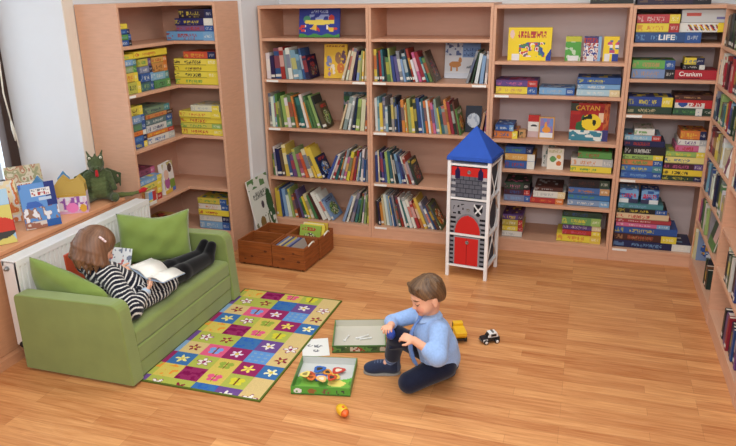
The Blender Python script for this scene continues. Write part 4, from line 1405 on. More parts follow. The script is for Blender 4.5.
# ------------------------------------------------------------------ castle tower
def tower():
    r = thing('castle_tower', 'white-framed castle toy tower with blue pyramid roof and three printed drawers', 'storage tower', (1.625, -0.598, 0), (0, 0, math.radians(-7)))
    w, d, p = 0.297, 0.297, 0.024
    H = 0.832
    for x in (0, w - p):
        for y in (0, d - p):
            b = MB(); b.box((x, y, 0), (x + p, y + p, H)); b.build('post', WHITELAC, r, bevel=0.003)
    for z in (0.087, 0.317, 0.573, 0.806):
        b = MB()
        b.box((p, 0.004, z - 0.008), (w - p, 0.018, z + 0.006)); b.box((p, d - 0.018, z - 0.008), (w - p, d - 0.004, z + 0.006))
        b.box((0.004, p, z - 0.008), (0.018, d - p, z + 0.006)); b.box((w - 0.018, p, z - 0.008), (w - 0.004, d - p, z + 0.006))
        b.build('rail', WHITELAC, r)
        b = MB(); b.box((0.018, 0.018, z + 0.001), (w - 0.018, d - 0.018, z + 0.006)); b.build('shelf', WHITELAC, r)
    for x in (0.011, w - 0.011):
        b = MB(); b.tube([(x, p, 0.10), (x, d - p, 0.44)], 0.004, 8); b.tube([(x, d - p, 0.10), (x, p, 0.44)], 0.004, 8)
        b.tube([(x, p, 0.45), (x, d - p, 0.79)], 0.004, 8); b.tube([(x, d - p, 0.45), (x, p, 0.79)], 0.004, 8)
        b.build('cross_brace', WHITELAC, r)
    # roof
    o_ = 0.008
    b = MB()
    x0, x1, y0, y1 = -o_, w + o_, -o_, d + o_
    zb, ze, za = H + 0.001, H + 0.028, 1.046
    c = (w / 2, d / 2, za)
    v = [(x0, y0, zb), (x1, y0, zb), (x1, y1, zb), (x0, y1, zb), (x0 + .004, y0 + .004, ze), (x1 - .004, y0 + .004, ze), (x1 - .004, y1 - .004, ze), (x0 + .004, y1 - .004, ze), c]
    b.add(v, [(0, 3, 2, 1), (0, 1, 5, 4), (1, 2, 6, 5), (2, 3, 7, 6), (3, 0, 4, 7), (4, 5, 8), (5, 6, 8), (6, 7, 8), (7, 4, 8)])
    b.build('roof', BLUEFAB, r, bevel=0.006)

    gr, dk, red, nav, blk = (142, 142, 148), (52, 54, 66), (196, 44, 40), (40, 32, 70), (30, 30, 36)

    def bricks(u, v, nu, nv, a=gr, m=dk):
        j = int(v * nv)
        x = u * nu + (0.5 if j % 2 else 0)
        fx, fy = x - math.floor(x), v * nv - j
        return m if fx < 0.12 or fy < 0.18 else a

    def d1(u, v):
        if v > 0.70:
            for cu in (0.18, 0.82):
                if abs(u - cu) < 0.075 and v < 0.86 or abs(u - cu) < 0.075 - (v - 0.86) * 0.5 and v >= 0.86:
                    return nav
            return red
        if v > 0.62 and abs(u - 0.18) < 0.075 or v > 0.62 and abs(u - 0.82) < 0.075:
            return nav
        if (u < 0.12 or u > 0.88) and int(v * 10) % 2 == 0:
            return (170, 170, 174)
        return bricks(u, v, 6, 7, (92, 94, 104), (48, 50, 60))

    def d2(u, v):
        if ((u - 0.5) / 0.36) ** 2 + (v / 0.56) ** 2 < 1:
            return red if abs(u - 0.5) > 0.006 else (150, 30, 30)
        if ((u - 0.5) / 0.40) ** 2 + (v / 0.62) ** 2 < 1:
            return (120, 120, 126)
        if v < 0.5 and (u < 0.16 or u > 0.84):
            return blk if int(v * 14) % 2 == 0 else gr
        if 0.64 < u < 0.93 and 0.54 < v < 0.94:
            a, b_ = (u - 0.785) / 0.13, (v - 0.75) / 0.18
            if abs(a) < 0.9 and b_ > -1 + 0.9 * a * a:
                return (220, 220, 220) if abs(abs(a) - abs(b_)) < 0.2 else blk
        if 0.08 < u < 0.4 and 0.6 < v < 0.92 and vn(u * 22, v * 12, 4) > 0.6:
            return blk
        return gr

    def d3(u, v):
        if 0.15 < u < 0.83 and v < 0.96:
            return (140, 28, 30) if abs(u - 0.49) < 0.008 else red
        if 0.12 < u < 0.86:
            return gr
        return blk if int(v * 13) % 2 == 0 and (u < 0.1 or u > 0.88) else (126, 128, 136)
    for z0, z1, fn, hole in ((0.325 + 0.256, 0.79, d1, 0.84), (0.325, 0.556, d2, 0.74), (0.096, 0.303, d3, 0.80)):
        q = MB()
        x0, x1, y0, y1 = p + 0.002, w - p - 0.002, 0.008, d - 0.03
        t = 0.004
        q.box((x0, y0 + 0.001, z0), (x1, y0 + t, z1), 0, dk); q.box((x0, y1 - t, z0), (x1, y1, z1), 0, (72, 76, 86))
        q.box((x0, y0 + t, z0), (x0 + t, y1 - t, z1), 0, (72, 76, 86)); q.box((x1 - t, y0 + t, z0), (x1, y1 - t, z1), 0, (72, 76, 86))
        q.box((x0 + t, y0 + t, z0), (x1 - t, y1 - t, z0 + t), 0, (72, 76, 86))
        q.grid((x0, y0, z0), (x1 - x0, 0, 0), (0, 0, z1 - z0), 56, 44, fn)
        dr = q.build('drawer', FABPRINT, r)
        k = MB(); k.lathe([(0.013, 0), (0.013, 0.002), (0.007, 0.003), (0.007, 0.0005)], 16, M=Matrix.Translation((w / 2, y0 - 0.0004, z0 + (z1 - z0) * hole)) @ Matrix.Rotation(PI / 2, 4, 'X'))
        k.build('eyelet', GREYMETAL, dr)
    return r


tower()


# ------------------------------------------------------------------ open game box halves on the floor
def tray(name, label, x, y, yaw, w, d, h, outer, inner, edge):
    r = thing(name, label, 'game box', (x, y, 0.001), (0, 0, yaw), 'open game box halves')
    t = 0.004
    b = MB()
    b.box((0, 0, 0), (w, d, t), 0, edge)
    b.box((0, 0.0006, t), (w, t, h), 0, edge); b.box((0, d - t, t), (w, d, h), 0, edge)
    b.box((0, t, t), (t, d - t, h), 0, edge); b.box((w - t, t, t), (w, d - t, h), 0, edge)
    b.grid((t, t, t + 0.0006), (w - 2 * t, 0, 0), (0, d - 2 * t, 0), 44, 44, inner)
    b.grid((t, d - t - 0.0006, t), (w - 2 * t, 0, 0), (0, 0, h - t), 10, 3, lambda u, v: inner(u, 0.99))
    b.grid((0, 0, 0), (w, 0, 0), (0, 0, h), 60, 10, outer)
    b.build('box_tray', CARD, r)
    return r


def animals(u, v):
    k = u * 4.2
    f = k - math.floor(k)
    c = [(226, 226, 226), (150, 100, 60), (120, 90, 70), (60, 60, 60)][int(k) % 4]
    if E2(f, v, 0.5, 0.48, 0.3, 0.32) and vn(u * 30, v * 5, 3) > 0.3:
        return c
    return (86, 160, 62) if v > 0.15 else (70, 130, 54)


def inside1(u, v):
    if v > 0.52 + 0.06 * math.sin(u * 7):
        return (206, 208, 206)
    if E2(u, v, 0.88, 0.52, 0.13, 0.11):
        return (112, 190, 74)
    if E2(u, v, 0.72, 0.36, 0.16, 0.12):
        return (236, 222, 120)
    return (120, 180, 72) if vn(u * 6, v * 6, 2) > 0.35 else (90, 150, 60)


def inside2(u, v):
    return (206, 202, 188)


B1 = tray('open_game_box', 'green animal game box half nearest the viewer, full of colourful pieces', 1.19, -2.285, 0.205, 0.30, 0.30, 0.045, animals, inside1, (92, 140, 70))
B2 = tray('open_game_box', 'green game box half beside the kneeling boy, pale and nearly empty inside', 1.245, -1.845, 0.30, 0.30, 0.315, 0.045, lambda u, v: [(150, 60, 50), (96, 140, 70), (50, 80, 50), (80, 100, 60), (200, 190, 170)][int(u * 9 + 2 * vn(u * 20, v * 4, 2)) % 5] if 0.2 < v < 0.85 else (70, 110, 60), inside2, (92, 140, 70))
MB1 = Matrix.Translation((1.19, -2.285, 0.001)) @ Matrix.Rotation(0.205, 4, 'Z')
rp = random.Random(12)
pc = [((216, 90, 60), 'red-orange'), ((70, 100, 190), 'blue'), ((230, 150, 60), 'orange'), ((236, 200, 90), 'yellow'), ((200, 70, 60), 'red'), ((60, 110, 190), 'royal blue'), ((226, 120, 60), 'deep orange'), ((240, 190, 120), 'peach'), ((210, 80, 50), 'scarlet'), ((236, 216, 120), 'pale yellow')]
spots = [(0.06, 0.175), (0.12, 0.15), (0.155, 0.195), (0.20, 0.15), (0.21, 0.205), (0.11, 0.205), (0.08, 0.115), (0.14, 0.10), (0.19, 0.11), (0.05, 0.125)]
for i, ((c, wd), (px, py)) in enumerate(zip(pc, spots)):
    b = MB()
    n = 14
    pr = 0.034 * rp.uniform(0.85, 1.15)
    poly = [(pr * (1 + 0.16 * math.cos(3 * a + i)) * math.cos(a), pr * (1 + 0.16 * math.cos(3 * a + i)) * math.sin(a) * 0.8) for a in [2 * PI * k / n for k in range(n)]]
    b.prism(poly, 0, 0.003, 0, c)
    b.prism([(x * 0.5, y * 0.5) for x, y in poly], 0.003, 0.0038, 0, [tuple(int(v * 0.65) for v in c), (236, 226, 200), (70, 60, 50)][i % 3])
    o = b.build('game_piece', CARD)
    o.matrix_world = MB1 @ Matrix.Translation((px, py, 0.0052 + 0.0042 * i * 0.9)) @ Matrix.Rotation(rp.uniform(0, 6), 4, 'Z')
    tag(o, f'{wd} flat cardboard piece in the colourful heap inside the near box half', 'game piece', 'cardboard pieces in the game box')
MB2 = Matrix.Translation((1.245, -1.845, 0.001)) @ Matrix.Rotation(0.30, 4, 'Z')
for i, (px, py, a, L) in enumerate([(0.165, 0.165, 0.5, 0.075), (0.185, 0.145, 0.2, 0.06), (0.075, 0.15, 1.2, 0.06)]):
    b = MB()
    b.tube([(-L / 2, 0, 0.006), (0, 0, 0.0052), (L / 2, 0, 0.006)], [0.005, 0.0042, 0.005], 8)
    b.ball((-L / 2, 0.004, 0.006), 0.0058, n=8, m=6); b.ball((-L / 2, -0.004, 0.006), 0.0058, n=8, m=6); b.ball((L / 2, 0, 0.0065), 0.0063, n=8, m=6)
    o = b.build('white_game_piece', WHITEPL)
    o.matrix_world = MB2 @ Matrix.Translation((px, py, 0.0048)) @ Matrix.Rotation(a, 4, 'Z')
    tag(o, ['longer white bone-shaped piece at the middle of the pale box half', 'shorter white piece crossing the longer one in the pale box half', 'white piece lying alone in the pale box half'][i], 'game piece', 'white pieces in the pale box half')


def sheet():
    def fn(u, v):
        for cu, cv in ((0.35, 0.62), (0.6, 0.55), (0.5, 0.3)):
            if E2(u, v, cu, cv, 0.16, 0.07) and vn(u * 16, v * 16, 3) > 0.52:
                return (120, 124, 130)
        return (238, 238, 234)
    b = MB()
    b.box((0, 0, 0), (0.15, 0.20, 0.0012), 0, (238, 238, 234))
    b.grid((0, 0, 0.0014), (0.15, 0, 0), (0, 0.20, 0), 22, 30, fn)
    o = b.build('instruction_sheet', CARD, None, (1.105, -1.935, 0.001), (0, 0, 0.42))
    tag(o, 'white instruction sheet with faint drawings on the floor between box half and rug', 'paper')


sheet()


def chick_egg():
    r = thing('toy_egg', 'small yellow toy egg with orange tip lying alone on the bare floor', 'toy', (1.503, -2.385, 0.001), (0, 0, -0.75))
    r.scale = (1.35, 1.35, 1.35)
    prof = [(0.006, -0.034), (0.014, -0.028), (0.019, -0.014), (0.0195, 0.0), (0.016, 0.014)]
    T = Matrix.Translation((0, 0, 0.0195)) @ Matrix.Rotation(PI / 2, 4, 'Y')
    b = MB(); b.lathe(prof, 18, M=T); b.build('egg_shell', YELLOWPL, r)
    b = MB(); b.lathe([(0.0162, 0.0142), (0.012, 0.022), (0.006, 0.028), (0.001, 0.031)], 18, M=T); b.build('egg_tip', ORANGEPL, r)
    b = MB(); b.ball((0.002, 0.0, 0.0385), (0.007, 0.005, 0.003), n=8, m=5); b.build('chick_patch', ORANGEPL, r)


chick_egg()


def toy_car():
    r = thing('toy_police_car', 'black and white toy police car alone on the floor', 'toy car', (2.062, -1.470, 0.0), (0, 0, math.radians(212)), )
    prof = rounded([(-0.052, 0.012), (0.052, 0.012), (0.054, 0.03), (0.02, 0.036), (-0.052, 0.036)], 0.004, 3)
    R = Matrix.Rotation(PI / 2, 4, 'X')
    b = MB(); b.prism(prof, -0.026, 0.026, M=R); b.build('car_body', BLACK, r, bevel=0.003)
    cab = rounded([(-0.044, 0.0362), (0.022, 0.0362), (0.008, 0.060), (-0.036, 0.062)], 0.005, 3)
    b = MB(); b.prism(cab, -0.022, 0.022, M=R); b.build('cab', WHITEPL, r, bevel=0.003)
    b = MB(); b.add([(0.0225, -0.019, 0.038), (0.0225, 0.019, 0.038), (0.011, 0.017, 0.058), (0.011, -0.017, 0.058)], [(0, 1, 2, 3)], M=Matrix.Translation((0.001, 0, 0)))
    b.box((-0.03, -0.0228, 0.041), (0.002, -0.0222, 0.056)); b.box((-0.03, 0.0222, 0.041), (0.002, 0.0228, 0.056))
    b.build('car_window', BLACK, r)
    b = MB(); b.box((-0.018, -0.016, 0.0622), (-0.008, 0.016, 0.068)); b.build('light_bar', GREYMETAL, r, bevel=0.001)
    b = MB(); b.box((0.0542, -0.022, 0.014), (0.059, 0.022, 0.022)); b.build('bumper', GREYMETAL, r, bevel=0.001)
    b = MB(); b.box((0.022, -0.0264, 0.016), (0.05, -0.0262, 0.03)); b.box((0.022, 0.0262, 0.016), (0.05, 0.0264, 0.03)); b.build('side_panel', WHITEPL, r)
    for x in (-0.032, 0.034):
        for s in (-1, 1):
            T = Matrix.Translation((x, s * 0.026, 0.0135)) @ Matrix.Rotation(-s * PI / 2, 4, 'X')
            b = MB(); b.lathe([(0.0135, 0), (0.0135, 0.009), (0.010, 0.010)], 16, M=T); w = b.build('wheel', BLACK, r)
            b = MB(); b.lathe([(0.009, 0.0101), (0.007, 0.012)], 14, M=T); b.build('hub_cap', WHITEPL, w)


toy_car()


def toy_truck():
    r = thing('toy_truck', 'yellow toy truck half hidden behind the boy\'s back', 'toy truck', (1.885, -1.475, 0.0), (0, 0, math.radians(112)))
    b = MB(); b.box((-0.07, -0.026, 0.018), (0.07, 0.026, 0.028)); b.build('chassis', BLACK, r, bevel=0.002)
    R = Matrix.Rotation(PI / 2, 4, 'X')
    b = MB(); b.prism(rounded([(0.02, 0.0285), (0.07, 0.0285), (0.068, 0.055), (0.055, 0.085), (0.02, 0.085)], 0.005, 3), -0.028, 0.028, M=R); b.build('cab', YELLOWPL, r, bevel=0.003)
    b = MB(); b.box((0.03, -0.0288, 0.055), (0.052, -0.0282, 0.078)); b.box((0.03, 0.0282, 0.055), (0.052, 0.0288, 0.078)); b.build('cab_window', BLACK, r)
    b = MB(); b.prism([(-0.078, 0.05), (-0.06, 0.0285), (0.012, 0.0285), (0.016, 0.07), (-0.078, 0.07)], -0.032, 0.032, M=R); b.build('tipper', YELLOWPL, r, bevel=0.003)
    for x in (-0.045, 0.045):
        for s in (-1, 1):
            T = Matrix.Translation((x, s * 0.024, 0.018)) @ Matrix.Rotation(-s * PI / 2, 4, 'X')
            b = MB(); b.lathe([(0.018, 0), (0.018, 0.012), (0.012, 0.013)], 16, M=T); w = b.build('wheel', BLACK, r)
            b = MB(); b.lathe([(0.009, 0.0131), (0.006, 0.015)], 14, M=T); b.build('hub_cap', YELLOWPL, w)


toy_truck()


# ------------------------------------------------------------------ things on the window sill
SZ = 0.6185


def sill_book(x, y, dx, dy, h, fn, label, tilt=0.2, spine=(220, 220, 220), t=0.012):
    w = math.hypot(dx, dy)
    return face_book(w, h, t, fn, label, lean_at(x, y, SZ, math.atan2(dy, dx), tilt), spine=spine)


def tractorbook(u, v):
    if E2(u, v, 0.75, 0.3, 0.3, 0.2):
        return (200, 60, 44) if v > 0.22 else (60, 60, 60)
    if E2(u, v, 0.45, 0.12, 0.3, 0.08):
        return (90, 90, 90)
    if E2(u, v, 0.55, 0.55, 0.3, 0.16) and vn(u * 5, v * 6, 6) > 0.3:
        return (236, 200, 60)
    if v > 0.72:
        return (170, 206, 230)
    return (150, 190, 220) if vn(u * 6, v * 6, 4) > 0.5 else (210, 200, 110)


def winterbook(u, v):
    if 0.3 < u < 0.86 and 0.70 < v < 0.88:
        if scrawl((u - .33) / .5, (v - .73) / .12 if v < .8 else (v - .81) / .06, 3, 9):
            return (170, 60, 60) if v < .8 else (120, 120, 130)
        return (228, 226, 224)
    if 0.5 < u < 0.85 and 0.60 < v < 0.67:
        return (190, 206, 226)
    if v < 0.16:
        if u > 0.6:
            return (40, 90, 160)
        return (210, 200, 190) if vn(u * 9, v * 20, 4) > 0.4 else (150, 100, 80)
    if v < 0.46:
        k = vn(u * 12, v * 10, 8)
        return (226, 226, 230) if k > 0.58 else ((150, 110, 90) if k > 0.45 else (90, 140, 200))
    if u > 0.72:
        return (36, 52, 120)
    return (100, 150, 210) if vn(u * 5, v * 4, 5) > 0.4 else (60, 100, 180)


def fairbook(u, v):
    if 0.25 < u < 0.75 and 0.4 < v < 0.6:
        return (190, 80, 60) if scrawl((u - .3) / .4, (v - .43) / .14, 6, 6) else (226, 220, 206)
    return blotch(u, v, 71, [(190, 176, 140), (150, 150, 110), (206, 196, 170), (170, 120, 90)], 6)


sill_book(-0.62, -2.435, 0.165, 0.235, 0.30, tractorbook, 'big blue and yellow tractor picture book at the frame edge of the sill', 0.16)
sill_book(-0.545, -2.035, 0.108, 0.160, 0.262, winterbook, 'blue winter picture book with white title panel, mid-sill', 0.18, (60, 90, 160))
sill_book(-0.92, -1.755, 0.13, 0.17, 0.275, fairbook, 'beige crowd-scene book standing behind the blue winter book', 0.35, (200, 190, 160))
sill_book(-0.80, -2.02, 0.09, 0.13, 0.25, lambda u, v: blotch(u, v, 31, [(224, 222, 214), (230, 214, 170), (210, 120, 60)], 4), 'white and orange book wedged behind the winter book', 0.25, (220, 120, 70))
sill_book(-0.66, -2.16, 0.06, 0.10, 0.20, lambda u, v: (190, 50, 44) if u > 0.5 else (226, 196, 80) if v > 0.4 else (100, 140, 80), 'narrow red and yellow book between tractor and winter books', 0.12, (190, 60, 50))
for i, (c, wd) in enumerate([((200, 70, 50), 'red'), ((226, 200, 120), 'cream'), ((180, 60, 60), 'dark red'), ((230, 226, 216), 'white'), ((230, 170, 70), 'amber')]):
    mb = book_mesh(0.016, 0.23, 0.16, c, random.Random(200 + i))
    o = mb.build('book', CARD)
    o.matrix_world = Matrix.Translation((-0.985 - 0.02 * 0, -2.06 + 0.021 * i, SZ)) @ Matrix.Rotation(PI / 2 - 0.15, 4, 'Z')
    tag(o, f'{wd} spine-out book in the short row at the dark window frame', 'book', 'books by the window frame')


def princess(u, v):
    if v > 0.86:
        return (196, 160, 70)
    k = vn(u * 11, v * 8, 9)
    if E2(u, v, 0.5, 0.3, 0.2, 0.25):
        return (230, 130, 190)
    if E2(u, v, 0.86, 0.25, 0.12, 0.2):
        return (220, 170, 60)
    if v < 0.12:
        return (214, 170, 200)
    return (150, 90, 170) if k > 0.62 else ((226, 200, 214) if k > 0.4 else (226, 226, 232))


def castle_carton():
    w = 0.180
    r = thing('toy_carton', 'toy carton with golden zigzag roof beside the green dragon plush', 'toy box', (-0.590, -1.735, SZ), (0, 0, 0.56))
    b = MB()
    b.box((0, 0.0006, 0), (w, 0.085, 0.125), 0, (220, 200, 214))
    b.grid((0, 0, 0), (w, 0, 0), (0, 0, 0.125), 30, 22, princess)
    b.build('carton_body', CARD, r)
    b = MB()
    for y in (0.0, 0.075):
        pts = [(0.0, 0.1255), (w, 0.1255), (w - 0.004, 0.190), (w * 0.82, 0.232), (w * 0.66, 0.205), (w * 0.48, 0.200), (w * 0.30, 0.236), (w * 0.14, 0.210), (0.004, 0.185)]
        b.prism(pts, 0, 0.006, 0, (196, 164, 84), M=Matrix.Translation((0, y + 0.006, 0)) @ Matrix.Rotation(PI / 2, 4, 'X'))
    b.box((0.004, 0.007, 0.1255), (w - 0.004, 0.069, 0.18), 0, (178, 146, 70))
    b.build('carton_roof', CARD, r)


castle_carton()
for i, (x, y) in enumerate([(-0.775, -1.66), (-0.70, -1.52)]):
    b = MB()
    b.prism([(-0.035, 0), (0.035, 0), (0.035, 0.17), (0.018, 0.19), (0, 0.218), (-0.02, 0.19), (-0.035, 0.175)], -0.02, 0.02, M=Matrix.Rotation(PI / 2, 4, 'X'))
    o = b.build('toy_turret', mat('toy_blue', (80, 140, 190), 0.5), None, (x, y, SZ + 0.001), (0, 0, 0.6), bevel=0.003)
    tag(o, ['blue pointed toy turret peeking over the carton, window side', 'blue pointed toy turret peeking over the carton, dragon side'][i], 'toy', 'blue toy turrets')


def cord():
    b = MB()
    b.tube([(-1.205, -1.37, 2.2), (-1.20, -1.37, 1.50), (-1.205, -1.38, 1.30), (-1.19, -1.375, 1.12)], 0.005, 8)
    b.tube([(-1.19, -1.375, 1.12), (-1.188, -1.372, 1.06), (-1.185, -1.372, 0.98)], [0.005, 0.011, 0.004], 8)
    b.tube([(-1.188, -1.372, 1.10), (-1.175, -1.368, 1.02), (-1.172, -1.366, 0.93)], 0.004, 8)
    o = b.build('blind_cord', ROPE)
    tag(o, 'white blind cord hanging down the dark brown window frame', 'cord')


cord()


# ------------------------------------------------------------------ organic figures: one smooth skin grown from blended limbs
def A3(p):
    return np.array(p, dtype=np.float64)


def prim_d(P, s):
    """signed distance of points P (N,3) to one limb; also the distance along it"""
    k = s[0]
    if k == 'cap':
        a, ra, b, rb = A3(s[1]), s[2], A3(s[3]), s[4]
        ba = b - a
        L2 = float(ba @ ba) + 1e-12
        t = np.clip(((P - a) @ ba) / L2, 0, 1)
        q = P - a - t[:, None] * ba
        return np.sqrt((q * q).sum(1)) - (ra + (rb - ra) * t), t * math.sqrt(L2)
    c, r, R = A3(s[1]), A3(s[2]), s[3]
    q = P - c
    if R is not None:
        q = q @ R  # columns of R are the ellipsoid axes
    k0 = np.sqrt(((q / r) ** 2).sum(1))
    k1 = np.sqrt(((q / (r * r)) ** 2).sum(1)) + 1e-9
    return k0 * (k0 - 1.0) / k1, q[:, 2]


def prim_box(s):
    if s[0] == 'cap':
        a, b = A3(s[1]), A3(s[3])
        m = max(s[2], s[4])
        return np.minimum(a, b) - m, np.maximum(a, b) + m
    c = A3(s[1])
    m = max(s[2])
    return c - m, c + m


def grow(prims, vox=0.004, cuts=()):
    """prims: tuples (kind, ..., blend). cuts: same tuples taken away. returns verts, quads"""
    lo = np.min([prim_box(s)[0] for s in prims], axis=0) - 4 * vox
    hi = np.max([prim_box(s)[1] for s in prims], axis=0) + 4 * vox
    n = np.ceil((hi - lo) / vox).astype(int) + 1
    D = np.full(n, 0.5, dtype=np.float32)

    def sub(s, m):
        a, b = prim_box(s)
        i0 = np.maximum(np.floor((a - m - lo) / vox).astype(int), 0)
        i1 = np.minimum(np.ceil((b + m - lo) / vox).astype(int) + 1, n)
        if np.any(i1 <= i0):
            return None, None
        ax = [lo[k] + vox * np.arange(i0[k], i1[k]) for k in range(3)]
        X = np.stack(np.meshgrid(*ax, indexing='ij'), -1)
        sl = tuple(slice(i0[k], i1[k]) for k in range(3))
        d = prim_d(X.reshape(-1, 3), s)[0].reshape(X.shape[:3]).astype(np.float32)
        return sl, d
    for s in prims:
        k = s[-1]
        sl, d = sub(s, k + 3 * vox)
        if sl is None:
            continue
        o = D[sl]
        h = np.clip(0.5 + 0.5 * (o - d) / k, 0, 1)
        D[sl] = o * (1 - h) + d * h - k * h * (1 - h)
    for s in cuts:
        sl, d = sub(s, 3 * vox)
        if sl is not None:
            D[sl] = np.maximum(D[sl], -d)
    S = D < 0
    c = np.zeros(n - 1, dtype=np.int8)
    for a in (0, 1):
        for b in (0, 1):
            for e in (0, 1):
                c += S[a:n[0] - 1 + a, b:n[1] - 1 + b, e:n[2] - 1 + e]
    mixed = (c > 0) & (c < 8)
    cells = np.argwhere(mixed)
    idx = np.full(n - 1, -1, dtype=np.int64)
    idx[mixed] = np.arange(len(cells))
    acc = np.zeros((len(cells), 3))
    cnt = np.zeros(len(cells))
    cor = [(a, b, e) for a in (0, 1) for b in (0, 1) for e in (0, 1)]
    for i, p in enumerate(cor):
        for q in cor[i + 1:]:
            if sum(abs(p[k] - q[k]) for k in range(3)) != 1:
                continue
            da = D[cells[:, 0] + p[0], cells[:, 1] + p[1], cells[:, 2] + p[2]]
            db = D[cells[:, 0] + q[0], cells[:, 1] + q[1], cells[:, 2] + q[2]]
            x = (da < 0) != (db < 0)
            t = np.where(x, da / np.where(x, da - db, 1), 0)
            pp = A3(p) + t[:, None] * (A3(q) - A3(p))
            acc += pp * x[:, None]
            cnt += x
    V = lo + vox * (cells + acc / np.maximum(cnt, 1)[:, None])
    F = []
    for ax in range(3):
        u, w = (ax + 1) % 3, (ax + 2) % 3
        sa = [slice(None)] * 3; sb = [slice(None)] * 3
        sa[ax] = slice(0, n[ax] - 1); sb[ax] = slice(1, n[ax])
        e = S[tuple(sa)] != S[tuple(sb)]
        pos = np.argwhere(e)
        pos = pos[(pos[:, u] > 0) & (pos[:, w] > 0) & (pos[:, u] < n[u] - 1) & (pos[:, w] < n[w] - 1)]
        ins = S[pos[:, 0], pos[:, 1], pos[:, 2]]
        def at(du, dw):
            q = pos.copy(); q[:, u] += du; q[:, w] += dw
            return idx[q[:, 0], q[:, 1], q[:, 2]]
        quad = np.stack([at(-1, -1), at(0, -1), at(0, 0), at(-1, 0)], 1)
        quad[~ins] = quad[~ins][:, ::-1]
        F.append(quad)
    F = np.concatenate(F)
    F = F[(F >= 0).all(1)]
    return V, F


def relax(V, F, it=2):
    e = np.concatenate([F[:, [0, 1]], F[:, [1, 2]], F[:, [2, 3]], F[:, [3, 0]]])
    e = np.concatenate([e, e[:, ::-1]])
    for k in range(it):
        s = np.zeros_like(V); c = np.zeros(len(V))
        np.add.at(s, e[:, 0], V[e[:, 1]]); np.add.at(c, e[:, 0], 1)
        V = V * 0.5 + 0.5 * s / np.maximum(c, 1)[:, None]
    return V


def organic(name, prims, material, parent=None, vox=0.004, colour=(200, 160, 130), smooth=2, cuts=(), loc=None):
    V, F = grow(prims, vox, cuts)
    V = relax(V, F, smooth)
    me = bpy.data.meshes.new(name)
    me.vertices.add(len(V)); me.vertices.foreach_set('co', V.astype(np.float32).ravel())
    me.loops.add(F.size); me.loops.foreach_set('vertex_index', F.ravel().astype(np.int32))
    me.polygons.add(len(F)); me.polygons.foreach_set('loop_start', (np.arange(len(F)) * 4).astype(np.int32))
    me.polygons.foreach_set('loop_total', np.full(len(F), 4, dtype=np.int32))
    me.polygons.foreach_set('use_smooth', np.ones(len(F), dtype=bool))
    me.update(calc_edges=True)
    me.validate()
    col = colour(V) if callable(colour) else np.tile(A3(colour), (len(V), 1))
    c = np.clip(col, 0, 255) / 255.0
    c = np.where(c <= 0.04045, c / 12.92, ((c + 0.055) / 1.055) ** 2.4)
    at = me.color_attributes.new('Col', 'FLOAT_COLOR', 'POINT')
    at.data.foreach_set('color', np.concatenate([c, np.ones((len(V), 1))], 1).astype(np.float32).ravel())
    return link(name, me, material, parent)


def nearest(V, prims):
    d = np.stack([prim_d(V, s)[0] for s in prims], 1)
    return d.argmin(1)


def unit(v):
    v = A3(v)
    return v / np.linalg.norm(v)


def frame_of(fwd, up):
    f = unit(fwd); u = A3(up); u = unit(u - f * (u @ f)); r = np.cross(f, u)
    return r, f, u      # the figure's own right, forward, up


def cap(a, ra, b, rb, k=0.012):
    return ('cap', tuple(a), ra, tuple(b), rb, k)


def ell(c, r, R=None, k=0.012):
    return ('ell', tuple(c), tuple(r), R, k)


def head_prims(c, fwd, up, s=1.0):
    """child head about 0.19 high at s = 1; c is the middle of the skull"""
    r, f, u = frame_of(fwd, up)
    R = np.stack([r, f, u], 1)
    P = lambda x, y, z: A3(c) + s * (x * r + y * f + z * u)
    E = lambda p, q, k=0.014: ell(P(*p), [v * s for v in q], R, k * s)
    out = [
        E((0, -0.008, 0.022), (0.070, 0.086, 0.074)),
        E((0, 0.020, -0.025), (0.060, 0.058, 0.062), 0.02),
        E((0, 0.036, -0.064), (0.034, 0.036, 0.026), 0.024),
        E((0, 0.060, -0.081), (0.015, 0.012, 0.011), 0.014),
        E((0.034, 0.044, -0.042), (0.026, 0.026, 0.026), 0.016),
        E((-0.034, 0.044, -0.042), (0.026, 0.026, 0.026), 0.016),
        cap(P(0, 0.074, -0.008), 0.006 * s, P(0, 0.084, -0.032), 0.0085 * s, 0.008 * s),
        E((0.008, 0.080, -0.036), (0.006, 0.006, 0.005), 0.005),
        E((-0.008, 0.080, -0.036), (0.006, 0.006, 0.005), 0.005),
        cap(P(-0.012, 0.072, -0.055), 0.0042 * s, P(0.012, 0.072, -0.055), 0.0042 * s, 0.004 * s),
        cap(P(-0.010, 0.070, -0.063), 0.0048 * s, P(0.010, 0.070, -0.063), 0.0048 * s, 0.004 * s),
        cap(P(-0.034, 0.066, 0.010), 0.006 * s, P(-0.012, 0.073, 0.010), 0.006 * s, 0.008 * s),
        cap(P(0.034, 0.066, 0.010), 0.006 * s, P(0.012, 0.073, 0.010), 0.006 * s, 0.008 * s),
        E((0.028, 0.066, -0.008), (0.013, 0.008, 0.009), 0.005),
        E((-0.028, 0.066, -0.008), (0.013, 0.008, 0.009), 0.005),
    ]
    for sg in (1, -1):
        out += [E((sg * 0.072, -0.006, -0.012), (0.008, 0.017, 0.026), 0.006), E((sg * 0.074, -0.003, -0.034), (0.006, 0.009, 0.009), 0.005)]
    return out, P, (r, f, u)


